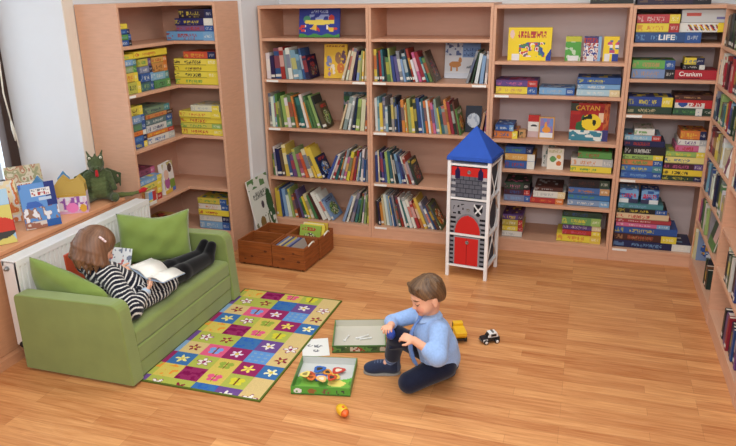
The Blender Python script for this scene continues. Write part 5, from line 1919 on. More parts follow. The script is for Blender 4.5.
def head_paint(V, col, P, fr, c, s, skin, lip=(196, 112, 100), brow=(112, 84, 62)):
    r, f, u = fr
    q = (V - A3(c)) / s
    x, y, z = q @ r, q @ f, q @ u
    front = (y > 0.03) & (np.abs(x) < 0.08) & (z > -0.12) & (z < 0.08)
    def put(mask, c_):
        col[mask & front] = c_
    blush = ((np.abs(x) - 0.036) / 0.022) ** 2 + ((z + 0.036) / 0.018) ** 2 < 1
    put(blush, tuple(0.75 * a + 0.25 * b for a, b in zip(skin, (222, 120, 104))))
    put((np.abs(x) < 0.018) & (np.abs(z + 0.059) < 0.0075), lip)
    put((np.abs(x) < 0.016) & (np.abs(z + 0.0592) < 0.0013), (130, 60, 56))
    ax = np.abs(x)
    put(((ax - 0.028) / 0.016) ** 2 + ((z - 0.014 - 0.1 * (0.0)) / 0.0042) ** 2 < 1, brow)
    put((np.abs(ax - 0.028) < 0.013) & (np.abs(z + 0.013 - 6 * (ax - 0.028) ** 2 * 8) < 0.0024), (60, 44, 38))
    return col


def hand_prims(w, d, n, s=1.0, curl=(0.5, 0.7), side=1, spread=0.12, thumb=0.6):
    """w wrist, d towards the fingers, n palm normal (out of the palm); side +1 puts the thumb on +d x n"""
    d = unit(d); n = A3(n); n = unit(n - d * (n @ d)); l = np.cross(d, n) * side
    w = A3(w)
    P = lambda a, b, c: w + s * (a * d + b * l + c * n)
    out = []
    for b in (-0.015, -0.005, 0.005, 0.015):
        out.append(cap(P(0.004, b * 0.7, 0), 0.0085 * s, P(0.046, b * 1.12, 0), 0.0078 * s, 0.006 * s))
    lens = {-0.0175: 0.030, -0.006: 0.037, 0.006: 0.040, 0.0175: 0.036}
    for b, L in lens.items():
        a0 = 0.05
        sp = b / 0.0175 * spread
        dirv = lambda ang: (math.cos(ang) * (d + l * sp) + math.sin(ang) * n)
        k = P(a0, b, 0)
        m1 = k + s * L * 0.5 * dirv(curl[0])
        m2 = m1 + s * L * 0.32 * dirv(curl[0] + curl[1])
        m3 = m2 + s * L * 0.26 * dirv(curl[0] + curl[1] * 1.7)
        out += [cap(k, 0.0066 * s, m1, 0.0060 * s, 0.003), cap(m1, 0.0060 * s, m2, 0.0054 * s, 0.002), cap(m2, 0.0054 * s, m3, 0.0047 * s, 0.002)]
    t0 = P(0.014, 0.018, 0.002)
    t1 = t0 + s * 0.024 * unit(d * 0.75 + l * 0.8 + n * 0.35 * thumb)
    t2 = t1 + s * 0.020 * unit(d * 0.9 + l * 0.15 + n * 0.8 * thumb)
    out += [cap(t0, 0.0085 * s, t1, 0.0068 * s, 0.005), cap(t1, 0.0068 * s, t2, 0.0055 * s, 0.002)]
    return out


def hair_material(name, c1, c2):
    m = bpy.data.materials.new(name)
    m.use_nodes = True
    nt = m.node_tree
    b = nt.nodes['Principled BSDF']
    b.inputs['Roughness'].default_value = 0.45
    at = nt.nodes.new('ShaderNodeAttribute'); at.attribute_name = 'Col'
    nt.links.new(at.outputs['Color'], b.inputs['Base Color'])
    return m


HAIR = hair_material('hair_strands', None, None)


def strands(V, c, axis, c1, c2, f=150, seed=3):
    """streaky hair colour running along the strands"""
    axis = unit(axis)
    q = V - A3(c)
    x = unit(np.cross(axis, (0.3, 0.5, 0.8))); y = np.cross(axis, x)
    an = np.arctan2(q @ y, q @ x)
    h = q @ axis
    s = np.sin(an * 31 + 6 * np.sin(h * 30)) * 0.35 + np.sin(an * 83 + 9 * np.sin(h * 22 + 1)) * 0.45 + np.sin(an * 7 + h * 25) * 0.4
    t = np.clip(0.5 + 0.45 * s, 0, 1)[:, None]
    return A3(c1) * t + A3(c2) * (1 - t)


# ------------------------------------------------------------------ the kneeling boy
def boy():
    r_ = thing('person', 'boy in light blue shirt and tie kneeling on the floor with a blue egg', 'person', (0, 0, 0))
    skin = (226, 172, 142)
    pel = A3((1.872, -1.975, 0.140)); chest = A3((1.842, -1.985, 0.275)); neck = A3((1.826, -1.985, 0.375))
    hc = A3((1.814, -2.005, 0.498))
    shR, shL = A3((1.760, -1.905, 0.343)), A3((1.892, -2.070, 0.343))
    elR, wrR = A3((1.622, -1.955, 0.300)), A3((1.648, -2.058, 0.338))
    elL, wrL = A3((1.905, -2.165, 0.262)), A3((1.792, -2.165, 0.330))
    hipR, hipL = A3((1.835, -1.915, 0.130)), A3((1.908, -2.020, 0.132))
    knR, anR = A3((1.668, -2.020, 0.262)), A3((1.622, -1.962, 0.088))
    knL, anL = A3((1.752, -2.105, 0.058)), A3((1.918, -1.925, 0.050))
    toeL = A3((1.918, -1.835, 0.022))
    fwd = (-0.74, -0.60, -0.30); up = (-0.22, -0.16, 0.95)
    hp, HP, fr = head_prims(hc, fwd, up, 0.98)
    hp.append(cap(neck - (0, 0, 0.02), 0.037, HP(0, -0.02, -0.05), 0.036, 0.02))
    # palms: the right hand closes over the egg from above, the left reaches in to it
    egg = A3((1.658, -2.105, 0.316))
    hR = hand_prims(wrR, egg + A3((-0.012, 0.0, 0.035)) - wrR, (0.1, -0.25, -0.97), 0.95, (0.7, 0.7), -1, 0.2)
    hL = hand_prims(wrL, (-0.98, 0.18, 0.12), (-0.15, 0.5, -0.85), 0.95, (0.35, 0.6), 1, 0.12)
    torso = [ell(pel, (0.075, 0.078, 0.066), None, 0.02), ell(chest, (0.082, 0.085, 0.10), None, 0.04), ell((pel + chest) / 2, (0.074, 0.078, 0.085), None, 0.03), cap(shR, 0.036, shL, 0.036, 0.03)]
    arms = [cap(shR, 0.034, elR, 0.027, 0.02), cap(elR, 0.026, wrR, 0.019, 0.012), cap(shL, 0.034, elL, 0.027, 0.02), cap(elL, 0.026, wrL, 0.019, 0.012)]
    legs = [cap(hipR, 0.056, knR, 0.043, 0.025), cap(knR, 0.041, anR, 0.028, 0.015), cap(hipL, 0.058, knL, 0.046, 0.025), cap(knL, 0.042, anL, 0.03, 0.015),
            cap(anR, 0.024, anR + (-0.05, -0.01, -0.045), 0.016, 0.008), cap(anL, 0.027, toeL, 0.02, 0.012)]
    body = hp + torso + arms + legs + hR + hL

    def paint(V):
        col = np.tile(A3(skin), (len(V), 1))
        return head_paint(V, col, HP, fr, hc, 0.98, skin)
    organic('body', body, SKIN, r_, 0.0032, paint, 1)
    # shirt
    sh = [ell(pel + (0.010, 0.0, 0.008), (0.100, 0.104, 0.076), None, 0.02), ell((pel + chest) / 2 + (0.014, -0.002, 0), (0.100, 0.104, 0.100), None, 0.03), ell(chest, (0.094, 0.098, 0.104), None, 0.03),
          cap(shR - (0, 0, 0.002), 0.042, shL - (0, 0, 0.002), 0.042, 0.03),
          cap(shR, 0.044, elR, 0.037, 0.02), cap(elR, 0.036, elR + (wrR - elR) * 0.80, 0.027, 0.012),
          cap(shL, 0.049, elL, 0.048, 0.02), cap(elL, 0.047, elL + (wrL - elL) * 0.34, 0.040, 0.012)]
    sh.append(cap(neck + (0.004, 0.0, -0.030), 0.054, neck + (0.004, 0, -0.012), 0.050, 0.02))
    rg = random.Random(4)
    # soft folds
    for a, b, rad in ((shL, elL, 0.046), (shR, elR, 0.04), (elL, elL + (wrL - elL) * 0.3, 0.040), (elR, elR + (wrR - elR) * 0.75, 0.034)):
        for t in (0.3, 0.55, 0.8):
            m = a + (b - a) * t
            n = unit(np.cross(b - a, (rg.uniform(-1, 1), rg.uniform(-1, 1), rg.uniform(-1, 1))))
            n2 = unit(np.cross(b - a, n))
            sh.append(cap(m + n * rad * 0.82, 0.005, m + n2 * rad * 0.8 + (b - a) * 0.12, 0.004, 0.012))
    for p, q in (((1.93, -2.05, 0.28), (1.86, -2.075, 0.18)), ((1.95, -1.99, 0.26), (1.945, -2.03, 0.15)), ((1.80, -2.07, 0.27), (1.83, -2.075, 0.17)), ((1.94, -2.03, 0.22), (1.89, -2.068, 0.13)), ((1.95, -1.95, 0.2), (1.95, -2.0, 0.12))):
        sh.append(cap(p, 0.008, q, 0.006, 0.016))
    # hem: shirt tail spreading over the hips
    sh.append(cap(pel + (0.05, -0.06, -0.005), 0.035, pel + (-0.02, -0.072, 0.02), 0.028, 0.02))
    cuts = [cap(neck + (0.0, 0.0, 0.022), 0.034, HP(0, -0.01, -0.03), 0.042, 0.01)]
    o = organic('shirt', sh, KNIT, r_, 0.0036, (150, 182, 230), 2, cuts)
    # collar
    b = MB()
    rr, f_, uu = frame_of((-0.75, -0.62, 0.0), (0, 0, 1))
    for s in (1, -1):
        pts_o, pts_i = [], []
        n = 9
        for i in range(n + 1):
            a = s * (0.10 + (PI - 0.10) * i / n)
            dirv = rr * math.sin(a) + f_ * math.cos(a)
            base = neck + A3((0, 0, 0.004 + 0.012 * (1 - math.cos(a)) / 2))
            pts_i.append(base + dirv * 0.044 + A3((0, 0, 0.018)))
            wdt = 0.064 if i > 2 else 0.064 + 0.010 * (2 - i) / 2
            pts_o.append(base + dirv * wdt + A3((0, 0, -0.010 - (0.012 * (2 - i) / 2 if i < 2 else 0))))
        v = [tuple(p) for p in pts_i] + [tuple(p) for p in pts_o] + [tuple(p + A3((0, 0, -0.004))) for p in pts_i] + [tuple(p + A3((0, 0, -0.004))) for p in pts_o]
        m = n + 1
        f = []
        for i in range(n):
            f += [(i, i + 1, m + i + 1, m + i), (2 * m + i, 3 * m + i, 3 * m + i + 1, 2 * m + i + 1), (m + i, m + i + 1, 3 * m + i + 1, 3 * m + i), (i, 2 * m + i, 2 * m + i + 1, i + 1)]
        f += [(0, m, 3 * m, 2 * m), (n, 2 * m + n, 3 * m + n, m + n)]
        b.add(v, f, 0, (160, 190, 234), True)
    b.build('collar', KNIT, r_)
    # tie, hanging from the collar down over the thigh
    b = MB()
    path = [A3(p) for p in ((1.790, -2.022, 0.385), (1.772, -2.045, 0.36), (1.758, -2.068, 0.325), (1.752, -2.075, 0.28), (1.755, -2.082, 0.235), (1.766, -2.088, 0.195), (1.783, -2.088, 0.160), (1.786, -2.088, 0.150))]
    wid = [0.010, 0.007, 0.011, 0.013, 0.015, 0.017, 0.017, 0.004]
    side = unit((0.93, -0.36, 0))
    out = unit((-0.36, -0.93, 0.1))
    v = []
    for p, w in zip(path, wid):
        v += [p - side * w + out * 0.004, p + out * 0.008, p + side * w + out * 0.004, p - out * 0.002]
    f = []
    for i in range(len(path) - 1):
        for k in range(4):
            f.append((4 * i + k, 4 * i + (k + 1) % 4, 4 * i + 4 + (k + 1) % 4, 4 * i + 4 + k))
    f += [(3, 2, 1, 0), (4 * len(path) - 4, 4 * len(path) - 3, 4 * len(path) - 2, 4 * len(path) - 1)]
    b.add(v, f, 0, (104, 138, 200), True)
    b.ball((1.788, -2.024, 0.384), (0.012, 0.012, 0.011), 0, (104, 138, 200))
    b.build('tie', KNIT, r_)
    # trousers
    tr = [ell(pel + (0, 0, -0.006), (0.084, 0.088, 0.064), None, 0.02), cap(hipR, 0.063, knR, 0.050, 0.025), cap(knR, 0.048, knR + (anR - knR) * 0.80, 0.042, 0.015),
          cap(hipL, 0.066, knL, 0.053, 0.025), cap(knL, 0.048, anL + (knL - anL) * 0.1, 0.039, 0.015),
          cap(hipR * 0.6 + knR * 0.4 + (0, -0.04, 0.02), 0.012, knR * 0.8 + hipR * 0.2 + (0.02, -0.03, 0.0), 0.008, 0.02),
          cap(knR + (0.03, -0.025, -0.04), 0.008, knR + (-0.03, -0.03, -0.06), 0.006, 0.012),
          cap(hipL * 0.5 + knL * 0.5 + (-0.02, -0.03, 0.03), 0.010, knL + (0.03, -0.03, 0.02), 0.008, 0.018)]
    organic('trousers', tr, KNIT, r_, 0.004, (27, 32, 52), 2, [cap(knR + (anR - knR) * 0.90, 0.03, anR, 0.034, 0.01)])
    # socks and shoes
    def sockcol(V):
        t = (V - anR) @ unit(knR - anR)
        return np.where((np.floor(t / 0.009) % 2 == 0)[:, None], A3((66, 84, 124)), A3((120, 146, 190)))
    organic('sock', [cap(anR - (knR - anR) * 0.12, 0.033, anR + (knR - anR) * 0.26, 0.036, 0.01)], KNIT, r_, 0.0036, sockcol, 1)

    def shoe(heel, toe, upv, nm):
        heel, toe = A3(heel), A3(toe)
        d = unit(toe - heel); u = A3(upv); u = unit(u - d * (u @ d)); s = np.cross(d, u)
        P = lambda a, b, c: heel + a * d + b * s + c * u
        L = float(np.linalg.norm(toe - heel))
        R = np.stack([d, s, u], 1)
        pr = [ell(P(0.038, 0, 0.040), (0.044, 0.035, 0.038), R, 0.02), ell(P(L - 0.045, 0.002, 0.028), (0.048, 0.040, 0.030), R, 0.02), ell(P(L * 0.52, 0, 0.040), (0.062, 0.034, 0.036), R, 0.02), cap(P(0.044, 0, 0.060), 0.036, P(0.036, 0, 0.082), 0.039, 0.014)]
        cut = [cap(P(0.036, 0, 0.098), 0.031, P(0.036, 0, 0.14), 0.040, 0.01), ell(P(L / 2, 0, -0.094), (0.4, 0.4, 0.1), R, 0.01)]
        def shc(V):
            q = V - heel
            z, x, y = q @ u, q @ d, q @ s
            c = np.tile(A3((44, 52, 76)), (len(V), 1))
            c[(np.abs(y) < 0.018) & (z > 0.035) & (np.floor(x / 0.008) % 2 == 0) & (x > 0.07) & (x < L - 0.055)] = (86, 96, 122)
            c[(x < 0.012) & (z > 0.02)] = (90, 100, 124)
            return c
        o = organic(nm, pr, KNIT, r_, 0.0036, shc, 2, cut)
        b = MB()
        out = []
        for i in range(28):
            a = 2 * PI * i / 28
            ca, sa = math.cos(a), math.sin(a)
            wv = 0.041 if ca > 0 else 0.036
            x = L / 2 + (L / 2 + 0.004) * (abs(ca) ** 0.8) * (1 if ca > 0 else -1)
            out.append((x, wv * (abs(sa) ** 0.75) * (1 if sa > 0 else -1)))
        v = [P(x, y, 0.0) for x, y in out] + [P(x * 1.0, y, 0.012) for x, y in out]
        n = 28
        f = [tuple(reversed(range(n))), tuple(range(n, 2 * n))] + [(i, (i + 1) % n, n + (i + 1) % n, n + i) for i in range(n)]
        b.add([tuple(p) for p in v], f, 0, (150, 146, 140))
        so = b.build('shoe_sole', KNIT, o, bevel=0.003)
        return o
    shoe((1.662, -1.945, 0.001), (1.478, -1.985, 0.001), (0, 0, 1), 'shoe')
    organic('shoe', [cap(anL, 0.036, toeL + A3((-0.01, -0.015, 0.012)), 0.032, 0.02), ell(toeL + A3((0, 0, 0.012)), (0.035, 0.035, 0.030), None, 0.02)], KNIT, r_, 0.004, (44, 52, 76), 2)
    # hair: short, combed forward over the brow
    rr, f_, uu = fr
    Rm = np.stack([rr, f_, uu], 1)
    hs = [ell(HP(0, -0.010, 0.026), (0.077, 0.089, 0.079), Rm, 0.01), ell(HP(0, -0.058, -0.008), (0.060, 0.036, 0.050), Rm, 0.02), ell(HP(0, 0.034, 0.076), (0.046, 0.032, 0.018), Rm, 0.02)]
    for sg in (1, -1):
        hs.append(cap(HP(sg * 0.070, 0.012, 0.02), 0.010, HP(sg * 0.071, 0.012, -0.022), 0.005, 0.012))
    rh = random.Random(7)
    for i in range(17):   # fringe locks
        x = -0.058 + 0.116 * i / 16
        hs.append(cap(HP(x * 0.8, 0.058, 0.078), 0.008, HP(x + 0.006, 0.075 - 0.55 * abs(x) * abs(x) / 0.06, 0.046 + rh.uniform(-0.006, 0.006)), 0.004, 0.008))
    for i in range(26):   # crown locks
        a = rh.uniform(0, 2 * PI); b_ = rh.uniform(0.2, 1.2)
        p = HP(0.074 * math.sin(a) * math.sin(b_), -0.01 + 0.088 * math.cos(a) * math.sin(b_), 0.026 + 0.076 * math.cos(b_))
        q = HP(0.079 * math.sin(a + 0.25) * math.sin(b_ + 0.35), -0.01 + 0.093 * math.cos(a + 0.25) * math.sin(b_ + 0.35), 0.026 + 0.082 * math.cos(b_ + 0.35))
        hs.append(cap(p, 0.007, q, 0.003, 0.006))
    cut = [ell(HP(0, 0.085, -0.018), (0.080, 0.090, 0.066), Rm, 0.01), ell(HP(0.078, 0.022, -0.035), (0.03, 0.042, 0.05), Rm, 0.01), ell(HP(-0.078, 0.022, -0.035), (0.03, 0.042, 0.05), Rm, 0.01), ell(HP(0, 0.01, -0.10), (0.09, 0.09, 0.055), Rm, 0.01)]
    organic('hair', hs, HAIR, r_, 0.0034, lambda V: strands(V, HP(0, -0.04, 0.05), uu, (126, 94, 62), (66, 47, 33)), 1, cut)
    for sg in (1, -1):
        b = MB(); b.ball(tuple(HP(sg * 0.028, 0.0665, -0.012)), 0.0088, 0, (40, 30, 28)); e = b.build('eye', SKIN, r_)
    # the blue egg he holds
    e = MB()
    prof = [(0.004, -0.035), (0.014, -0.030), (0.022, -0.016), (0.0235, 0.0), (0.021, 0.016), (0.013, 0.028), (0.003, 0.033)]
    e.lathe(prof, 20, M=Matrix.Translation(tuple(egg)) @ Matrix.Rotation(0.35, 4, 'X'))
    o = e.build('toy_egg', BLUEPL)
    tag(o, 'shiny blue toy egg held in the kneeling boy\'s hands', 'toy')


boy()


# ------------------------------------------------------------------ the reading girl
def girl():
    r_ = thing('person', 'girl in striped dress and black tights reading on the green sofa', 'person', (0, 0, 0.009))
    skin = (228, 178, 150)
    pel = A3((0.195, -2.12, 0.368)); chest = A3((0.110, -2.190, 0.462)); neck = A3((0.052, -2.218, 0.538))
    hc = A3((0.050, -2.170, 0.628))
    shR, shL = A3((0.148, -2.228, 0.490)), A3((-0.030, -2.190, 0.515))
    elR, wrR = A3((0.315, -2.290, 0.338)), A3((0.322, -2.175, 0.392))
    elL, wrL = A3((-0.030, -2.075, 0.448)), A3((0.100, -2.095, 0.470))
    hipR, hipL = A3((0.245, -2.07, 0.356)), A3((0.145, -2.06, 0.358))
    knR, anR = A3((0.295, -1.785, 0.345)), A3((0.308, -1.520, 0.332))
    knL, anL = A3((0.208, -1.775, 0.356)), A3((0.242, -1.505, 0.340))
    toR, toL = A3((0.303, -1.456, 0.392)), A3((0.248, -1.450, 0.398))
    fwd = (0.62, 0.62, -0.47); up = (0.20, 0.36, 0.90)
    hp, HP, fr = head_prims(hc, fwd, up, 1.02)
    hp.append(cap(neck - (0, 0, 0.02), 0.036, HP(0, -0.02, -0.05), 0.034, 0.02))
    hR = hand_prims(wrR, (0.05, 0.92, 0.38), (-0.75, -0.2, 0.6), 0.98, (0.5, 0.7), 1, 0.1)
    hL = hand_prims(wrL, (0.88, 0.36, -0.12), (0.25, -0.1, 0.95), 0.98, (0.3, 0.45), -1, 0.1)
    torso = [ell(pel, (0.074, 0.072, 0.060), None, 0.02), cap(pel, 0.068, chest, 0.070, 0.03), cap(shR, 0.034, shL, 0.034, 0.03), cap(chest, 0.066, neck - (0, 0, 0.03), 0.05, 0.03)]
    arms = [cap(shR, 0.034, elR, 0.028, 0.02), cap(elR, 0.027, wrR, 0.02, 0.012), cap(shL, 0.034, elL, 0.028, 0.02), cap(elL, 0.027, wrL, 0.02, 0.012)]
    legs = [cap(hipR, 0.056, knR, 0.043, 0.02), cap(knR, 0.042, anR, 0.028, 0.014), cap(hipL, 0.056, knL, 0.043, 0.02), cap(knL, 0.042, anL, 0.028, 0.014)]
    feet = [cap(anR, 0.026, toR, 0.018, 0.01), cap(anL, 0.026, toL, 0.018, 0.01)]

    def paint(V):
        col = np.tile(A3(skin), (len(V), 1))
        return head_paint(V, col, HP, fr, hc, 1.02, skin)
    organic('body', hp + torso + arms + legs + feet + hR + hL, SKIN, r_, 0.0034, paint, 1)
    # tights
    organic('tights', [ell(pel, (0.082, 0.080, 0.064), None, 0.02), cap(hipR, 0.062, knR, 0.052, 0.02), cap(knR, 0.051, anR, 0.040, 0.014), cap(hipL, 0.062, knL, 0.052, 0.02), cap(knL, 0.051, anL, 0.040, 0.014),
                       cap(anR, 0.040, toR, 0.030, 0.012), cap(anL, 0.040, toL, 0.030, 0.012)], KNIT, r_, 0.004, (9, 9, 12), 2)
    # striped dress
    bod = [cap(pel + (0, 0.0, 0.008), 0.080, chest, 0.080, 0.03), cap(chest, 0.079, neck - (0, 0, 0.035), 0.058, 0.03), cap(shR, 0.042, shL, 0.042, 0.03)]
    skirt = [cap(pel + (0, 0, 0.006), 0.079, (hipR + knR) / 2 + (0.012, 0.0, 0.008), 0.063, 0.03), cap(pel + (0, 0, 0.006), 0.078, (hipL + knL) / 2 + (0.0, 0.0, 0.006), 0.061, 0.03),
             cap(pel + (0.06, -0.05, -0.02), 0.052, (hipR + knR) / 2 + (0.055, -0.02, -0.015), 0.034, 0.03)]
    skirt.append(cap((0.296, -2.215, 0.328), 0.034, (0.322, -2.02, 0.322), 0.030, 0.03))
    slR = [cap(shR, 0.052, elR + (0, 0, 0.006), 0.053, 0.016), cap(elR + (0, 0, 0.006), 0.052, elR + (wrR - elR) * 0.82, 0.032, 0.012)]
    slL = [cap(shL, 0.046, elL, 0.042, 0.016), cap(elL, 0.041, elL + (wrL - elL) * 0.82, 0.032, 0.012)]
    allp = bod + skirt + slR + slL
    folds = [cap(shR * 0.4 + elR * 0.6 + (0.03, -0.02, -0.01), 0.008, elR + (0.03, 0.02, 0.01), 0.006, 0.014), cap(elR + (0.028, 0.03, -0.018), 0.007, elR + (0.0, 0.05, 0.03), 0.006, 0.012), cap(pel + (0.10, -0.02, 0.02), 0.010, pel + (0.10, 0.10, 0.0), 0.008, 0.02), cap(pel + (0.09, -0.06, 0.05), 0.010, pel + (0.11, 0.04, 0.03), 0.008, 0.02)]

    def stripes(V):
        i = nearest(V, allp)
        t = np.zeros(len(V))
        for k, s in enumerate(allp):
            m = i == k
            a, b = A3(s[1]), A3(s[3])
            ax = unit(b - a)
            if k == 2:
                ax = unit(neck - pel)
                a = pel
            off = 0.0
            if k in (7, 8):
                off = 0.009
            if k == 8:
                off += float(np.linalg.norm(elR - shR))
            if k == 10:
                off = float(np.linalg.norm(elL - shL))
            q = V[m] - a
            wob = 0.004 * np.sin(q[:, 0] * 60 + q[:, 1] * 45)
            t[m] = q @ ax + off + wob
        w = (t / 0.0235) - np.floor(t / 0.0235)
        return np.where((w < 0.29)[:, None], A3((222, 220, 216)), A3((28, 30, 42)))
    cuts = [cap(neck + (0, 0, 0.01), 0.038, HP(0, -0.015, -0.05), 0.046, 0.01)]
    organic('striped_dress', allp + folds, KNIT, r_, 0.0034, stripes, 2, cuts)
    for el, wr in ((elR, wrR), (elL, wrL)):
        organic('cuff', [cap(el + (wr - el) * 0.80, 0.031, el + (wr - el) * 1.0, 0.026, 0.01)], KNIT, r_, 0.0036, (176, 196, 216), 1)
    # shoulder-length hair
    rr, f_, uu = fr
    Rm = np.stack([rr, f_, uu], 1)
    hs = [ell(HP(0, -0.012, 0.024), (0.084, 0.098, 0.086), Rm, 0.01), ell(HP(0, -0.055, -0.040), (0.078, 0.056, 0.082), Rm, 0.03)]
    rh = random.Random(11)
    down = A3((0.02, -0.10, -1.0))
    for i in range(40):
        a = PI * 0.32 + (2 * PI - PI * 0.64) * i / 39      # round the back, open at the face
        x, y = math.sin(a), math.cos(a)
        p0 = HP(0.074 * x, -0.010 + 0.088 * y, 0.045)
        p1 = HP(0.086 * x, -0.016 + 0.096 * y, -0.025)
        L = 0.105 + 0.02 * rh.random()
        p2 = p1 + L * 0.55 * unit(down + 0.25 * (x * rr + y * f_)) + A3((rh.uniform(-.006, .006), rh.uniform(-.006, .006), 0))
        p3 = p2 + L * 0.45 * unit(down - 0.35 * (x * rr + y * f_) + A3((rh.uniform(-.3, .3), rh.uniform(-.3, .3), 0)))
        hs += [cap(p0, 0.012, p1, 0.013, 0.010), cap(p1, 0.013, p2, 0.0115, 0.006), cap(p2, 0.0115, p3, 0.005, 0.005)]
    for sg in (1, -1):   # locks falling forward beside the cheek
        for q in range(1, 5):
            p0 = HP(sg * 0.050, 0.048 - 0.012 * q, 0.070 - 0.006 * q)
            p1 = HP(sg * (0.078 - 0.003 * q), 0.044 - 0.016 * q, 0.008)
            p2 = HP(sg * 0.078, 0.036 - 0.016 * q, -0.065 - 0.012 * q)
            p3 = p2 + 0.045 * unit(down + A3((rh.uniform(-.3, .3), rh.uniform(0, .3), 0)))
            hs += [cap(p0, 0.010, p1, 0.010, 0.01), cap(p1, 0.010, p2, 0.008, 0.006), cap(p2, 0.008, p3, 0.003, 0.004)]
    cut = [ell(HP(0, 0.094, -0.030), (0.058, 0.075, 0.080), Rm, 0.01)]
    organic('hair', hs, HAIR, r_, 0.0036, lambda V: strands(V, HP(0, -0.02, 0.0), uu, (140, 98, 68), (92, 62, 44)), 1, cut)
    # pale hair clip on the near side
    b = MB()
    c0 = HP(0.086, -0.005, 0.052)
    b.tube([tuple(c0 - 0.022 * f_ + 0.008 * uu), tuple(c0 + 0.003 * rr), tuple(c0 + 0.020 * f_ - 0.010 * uu)], [0.005, 0.007, 0.005], 10, 0, (236, 206, 206))
    for k in (-0.014, 0.0, 0.014):
        b.ball(tuple(c0 + 0.006 * rr + k * f_ - k * 0.4 * uu), (0.007, 0.007, 0.006), 0, (240, 220, 222), 8, 6)
    b.build('hair_clip', SKIN, r_)
    for sg in (1, -1):
        b = MB(); b.ball(tuple(HP(sg * 0.028, 0.0665, -0.012)), 0.009, 0, (40, 30, 28)); b.build('eye', SKIN, r_)
    return HP


girl()


def open_book():
    """book lying open on her lap: two curved page stacks over a thin cover"""
    r = thing('open_book', 'open white book the girl is reading, resting on her legs', 'book')
    W, L = 0.120, 0.165

    def leaf(s, lift):
        n = 10
        top, bot = [], []
        for i in range(n + 1):
            u = i / n
            x = s * W * u
            z = 0.004 + 0.020 * math.sin(PI * min(1, u * 1.15)) * (1 - 0.4 * u) + lift * u
            top.append((x, z)); bot.append((x, max(z - 0.012 * (1 - u * 0.6), lift * u + 0.001)))
        v = [(x, 0, z) for x, z in top] + [(x, L, z) for x, z in top] + [(x, 0, z) for x, z in bot] + [(x, L, z) for x, z in bot]
        m = n + 1
        f = []
        for i in range(n):
            f += [(i, i + 1, m + i + 1, m + i), (2 * m + i, 3 * m + i, 3 * m + i + 1, 2 * m + i + 1), (i, 2 * m + i, 2 * m + i + 1, i + 1), (m + i, m + i + 1, 3 * m + i + 1, 3 * m + i)]
        f += [(0, m, 3 * m, 2 * m), (n, 2 * m + n, 3 * m + n, m + n)]
        b = MB()
        if s < 0:
            f = [tuple(reversed(q)) for q in f]
        b.add(v, f, 0, (240, 238, 230), True)
        return b
    a = leaf(-1, 0.035)
    a.build('page_block', CARD, r)
    leaf(1, 0.012).build('page_block', CARD, r)
    b = MB()
    b.add([(-W - 0.003, -0.003, 0.034), (0, -0.003, -0.001), (0, L + 0.003, -0.001), (-W - 0.003, L + 0.003, 0.034), (-W - 0.003, -0.003, 0.032), (0, -0.003, -0.003), (0, L + 0.003, -0.003), (-W - 0.003, L + 0.003, 0.032)],
          [(0, 1, 2, 3), (7, 6, 5, 4), (0, 4, 5, 1), (3, 2, 6, 7), (0, 3, 7, 4)], 0, (170, 190, 214))
    b.add([(0, -0.003, -0.001), (W + 0.003, -0.003, 0.011), (W + 0.003, L + 0.003, 0.011), (0, L + 0.003, -0.001), (0, -0.003, -0.003), (W + 0.003, -0.003, 0.009), (W + 0.003, L + 0.003, 0.009), (0, L + 0.003, -0.003)],
          [(0, 1, 2, 3), (7, 6, 5, 4), (0, 4, 5, 1), (3, 2, 6, 7), (1, 5, 6, 2)], 0, (170, 190, 214))
    b.build('cover', CARD, r)
    r.matrix_world = basis((0.296, -2.122, 0.455), (0.97, -0.16, -0.10), (0.16, 0.985, -0.06))
    return r


open_book()


def dotbook(u, v):
    if E2(u, v, 0.4, 0.6, 0.3, 0.25) and vn(u * 9, v * 9, 5) > 0.6:
        return (190, 90, 90)
    if vn(u * 12, v * 12, 8) > 0.75:
        return (120, 130, 150)
    return (226, 230, 232)


M = basis((-0.07, -2.02, 0.372), (0.70, 0.65, -0.28), (-0.30, 0.22, 0.93))
M2 = M @ Matrix.Rotation(-PI / 2, 4, 'X')
face_book(0.14, 0.18, 0.008, dotbook, 'white picture book with small drawings propped beside the girl against the big cushion', M2, spine=(226, 230, 232))
o = MB()
o.box((0, 0, 0), (0.012, 0.12, 0.275), 0, (206, 84, 52))
o = o.build('picture_book', CARD, None, (-0.155, -2.19, 0.2915), (0, -0.05, 0.06), bevel=0.001)
tag(o, 'orange-red book corner showing behind the girl\'s shoulder', 'picture book')


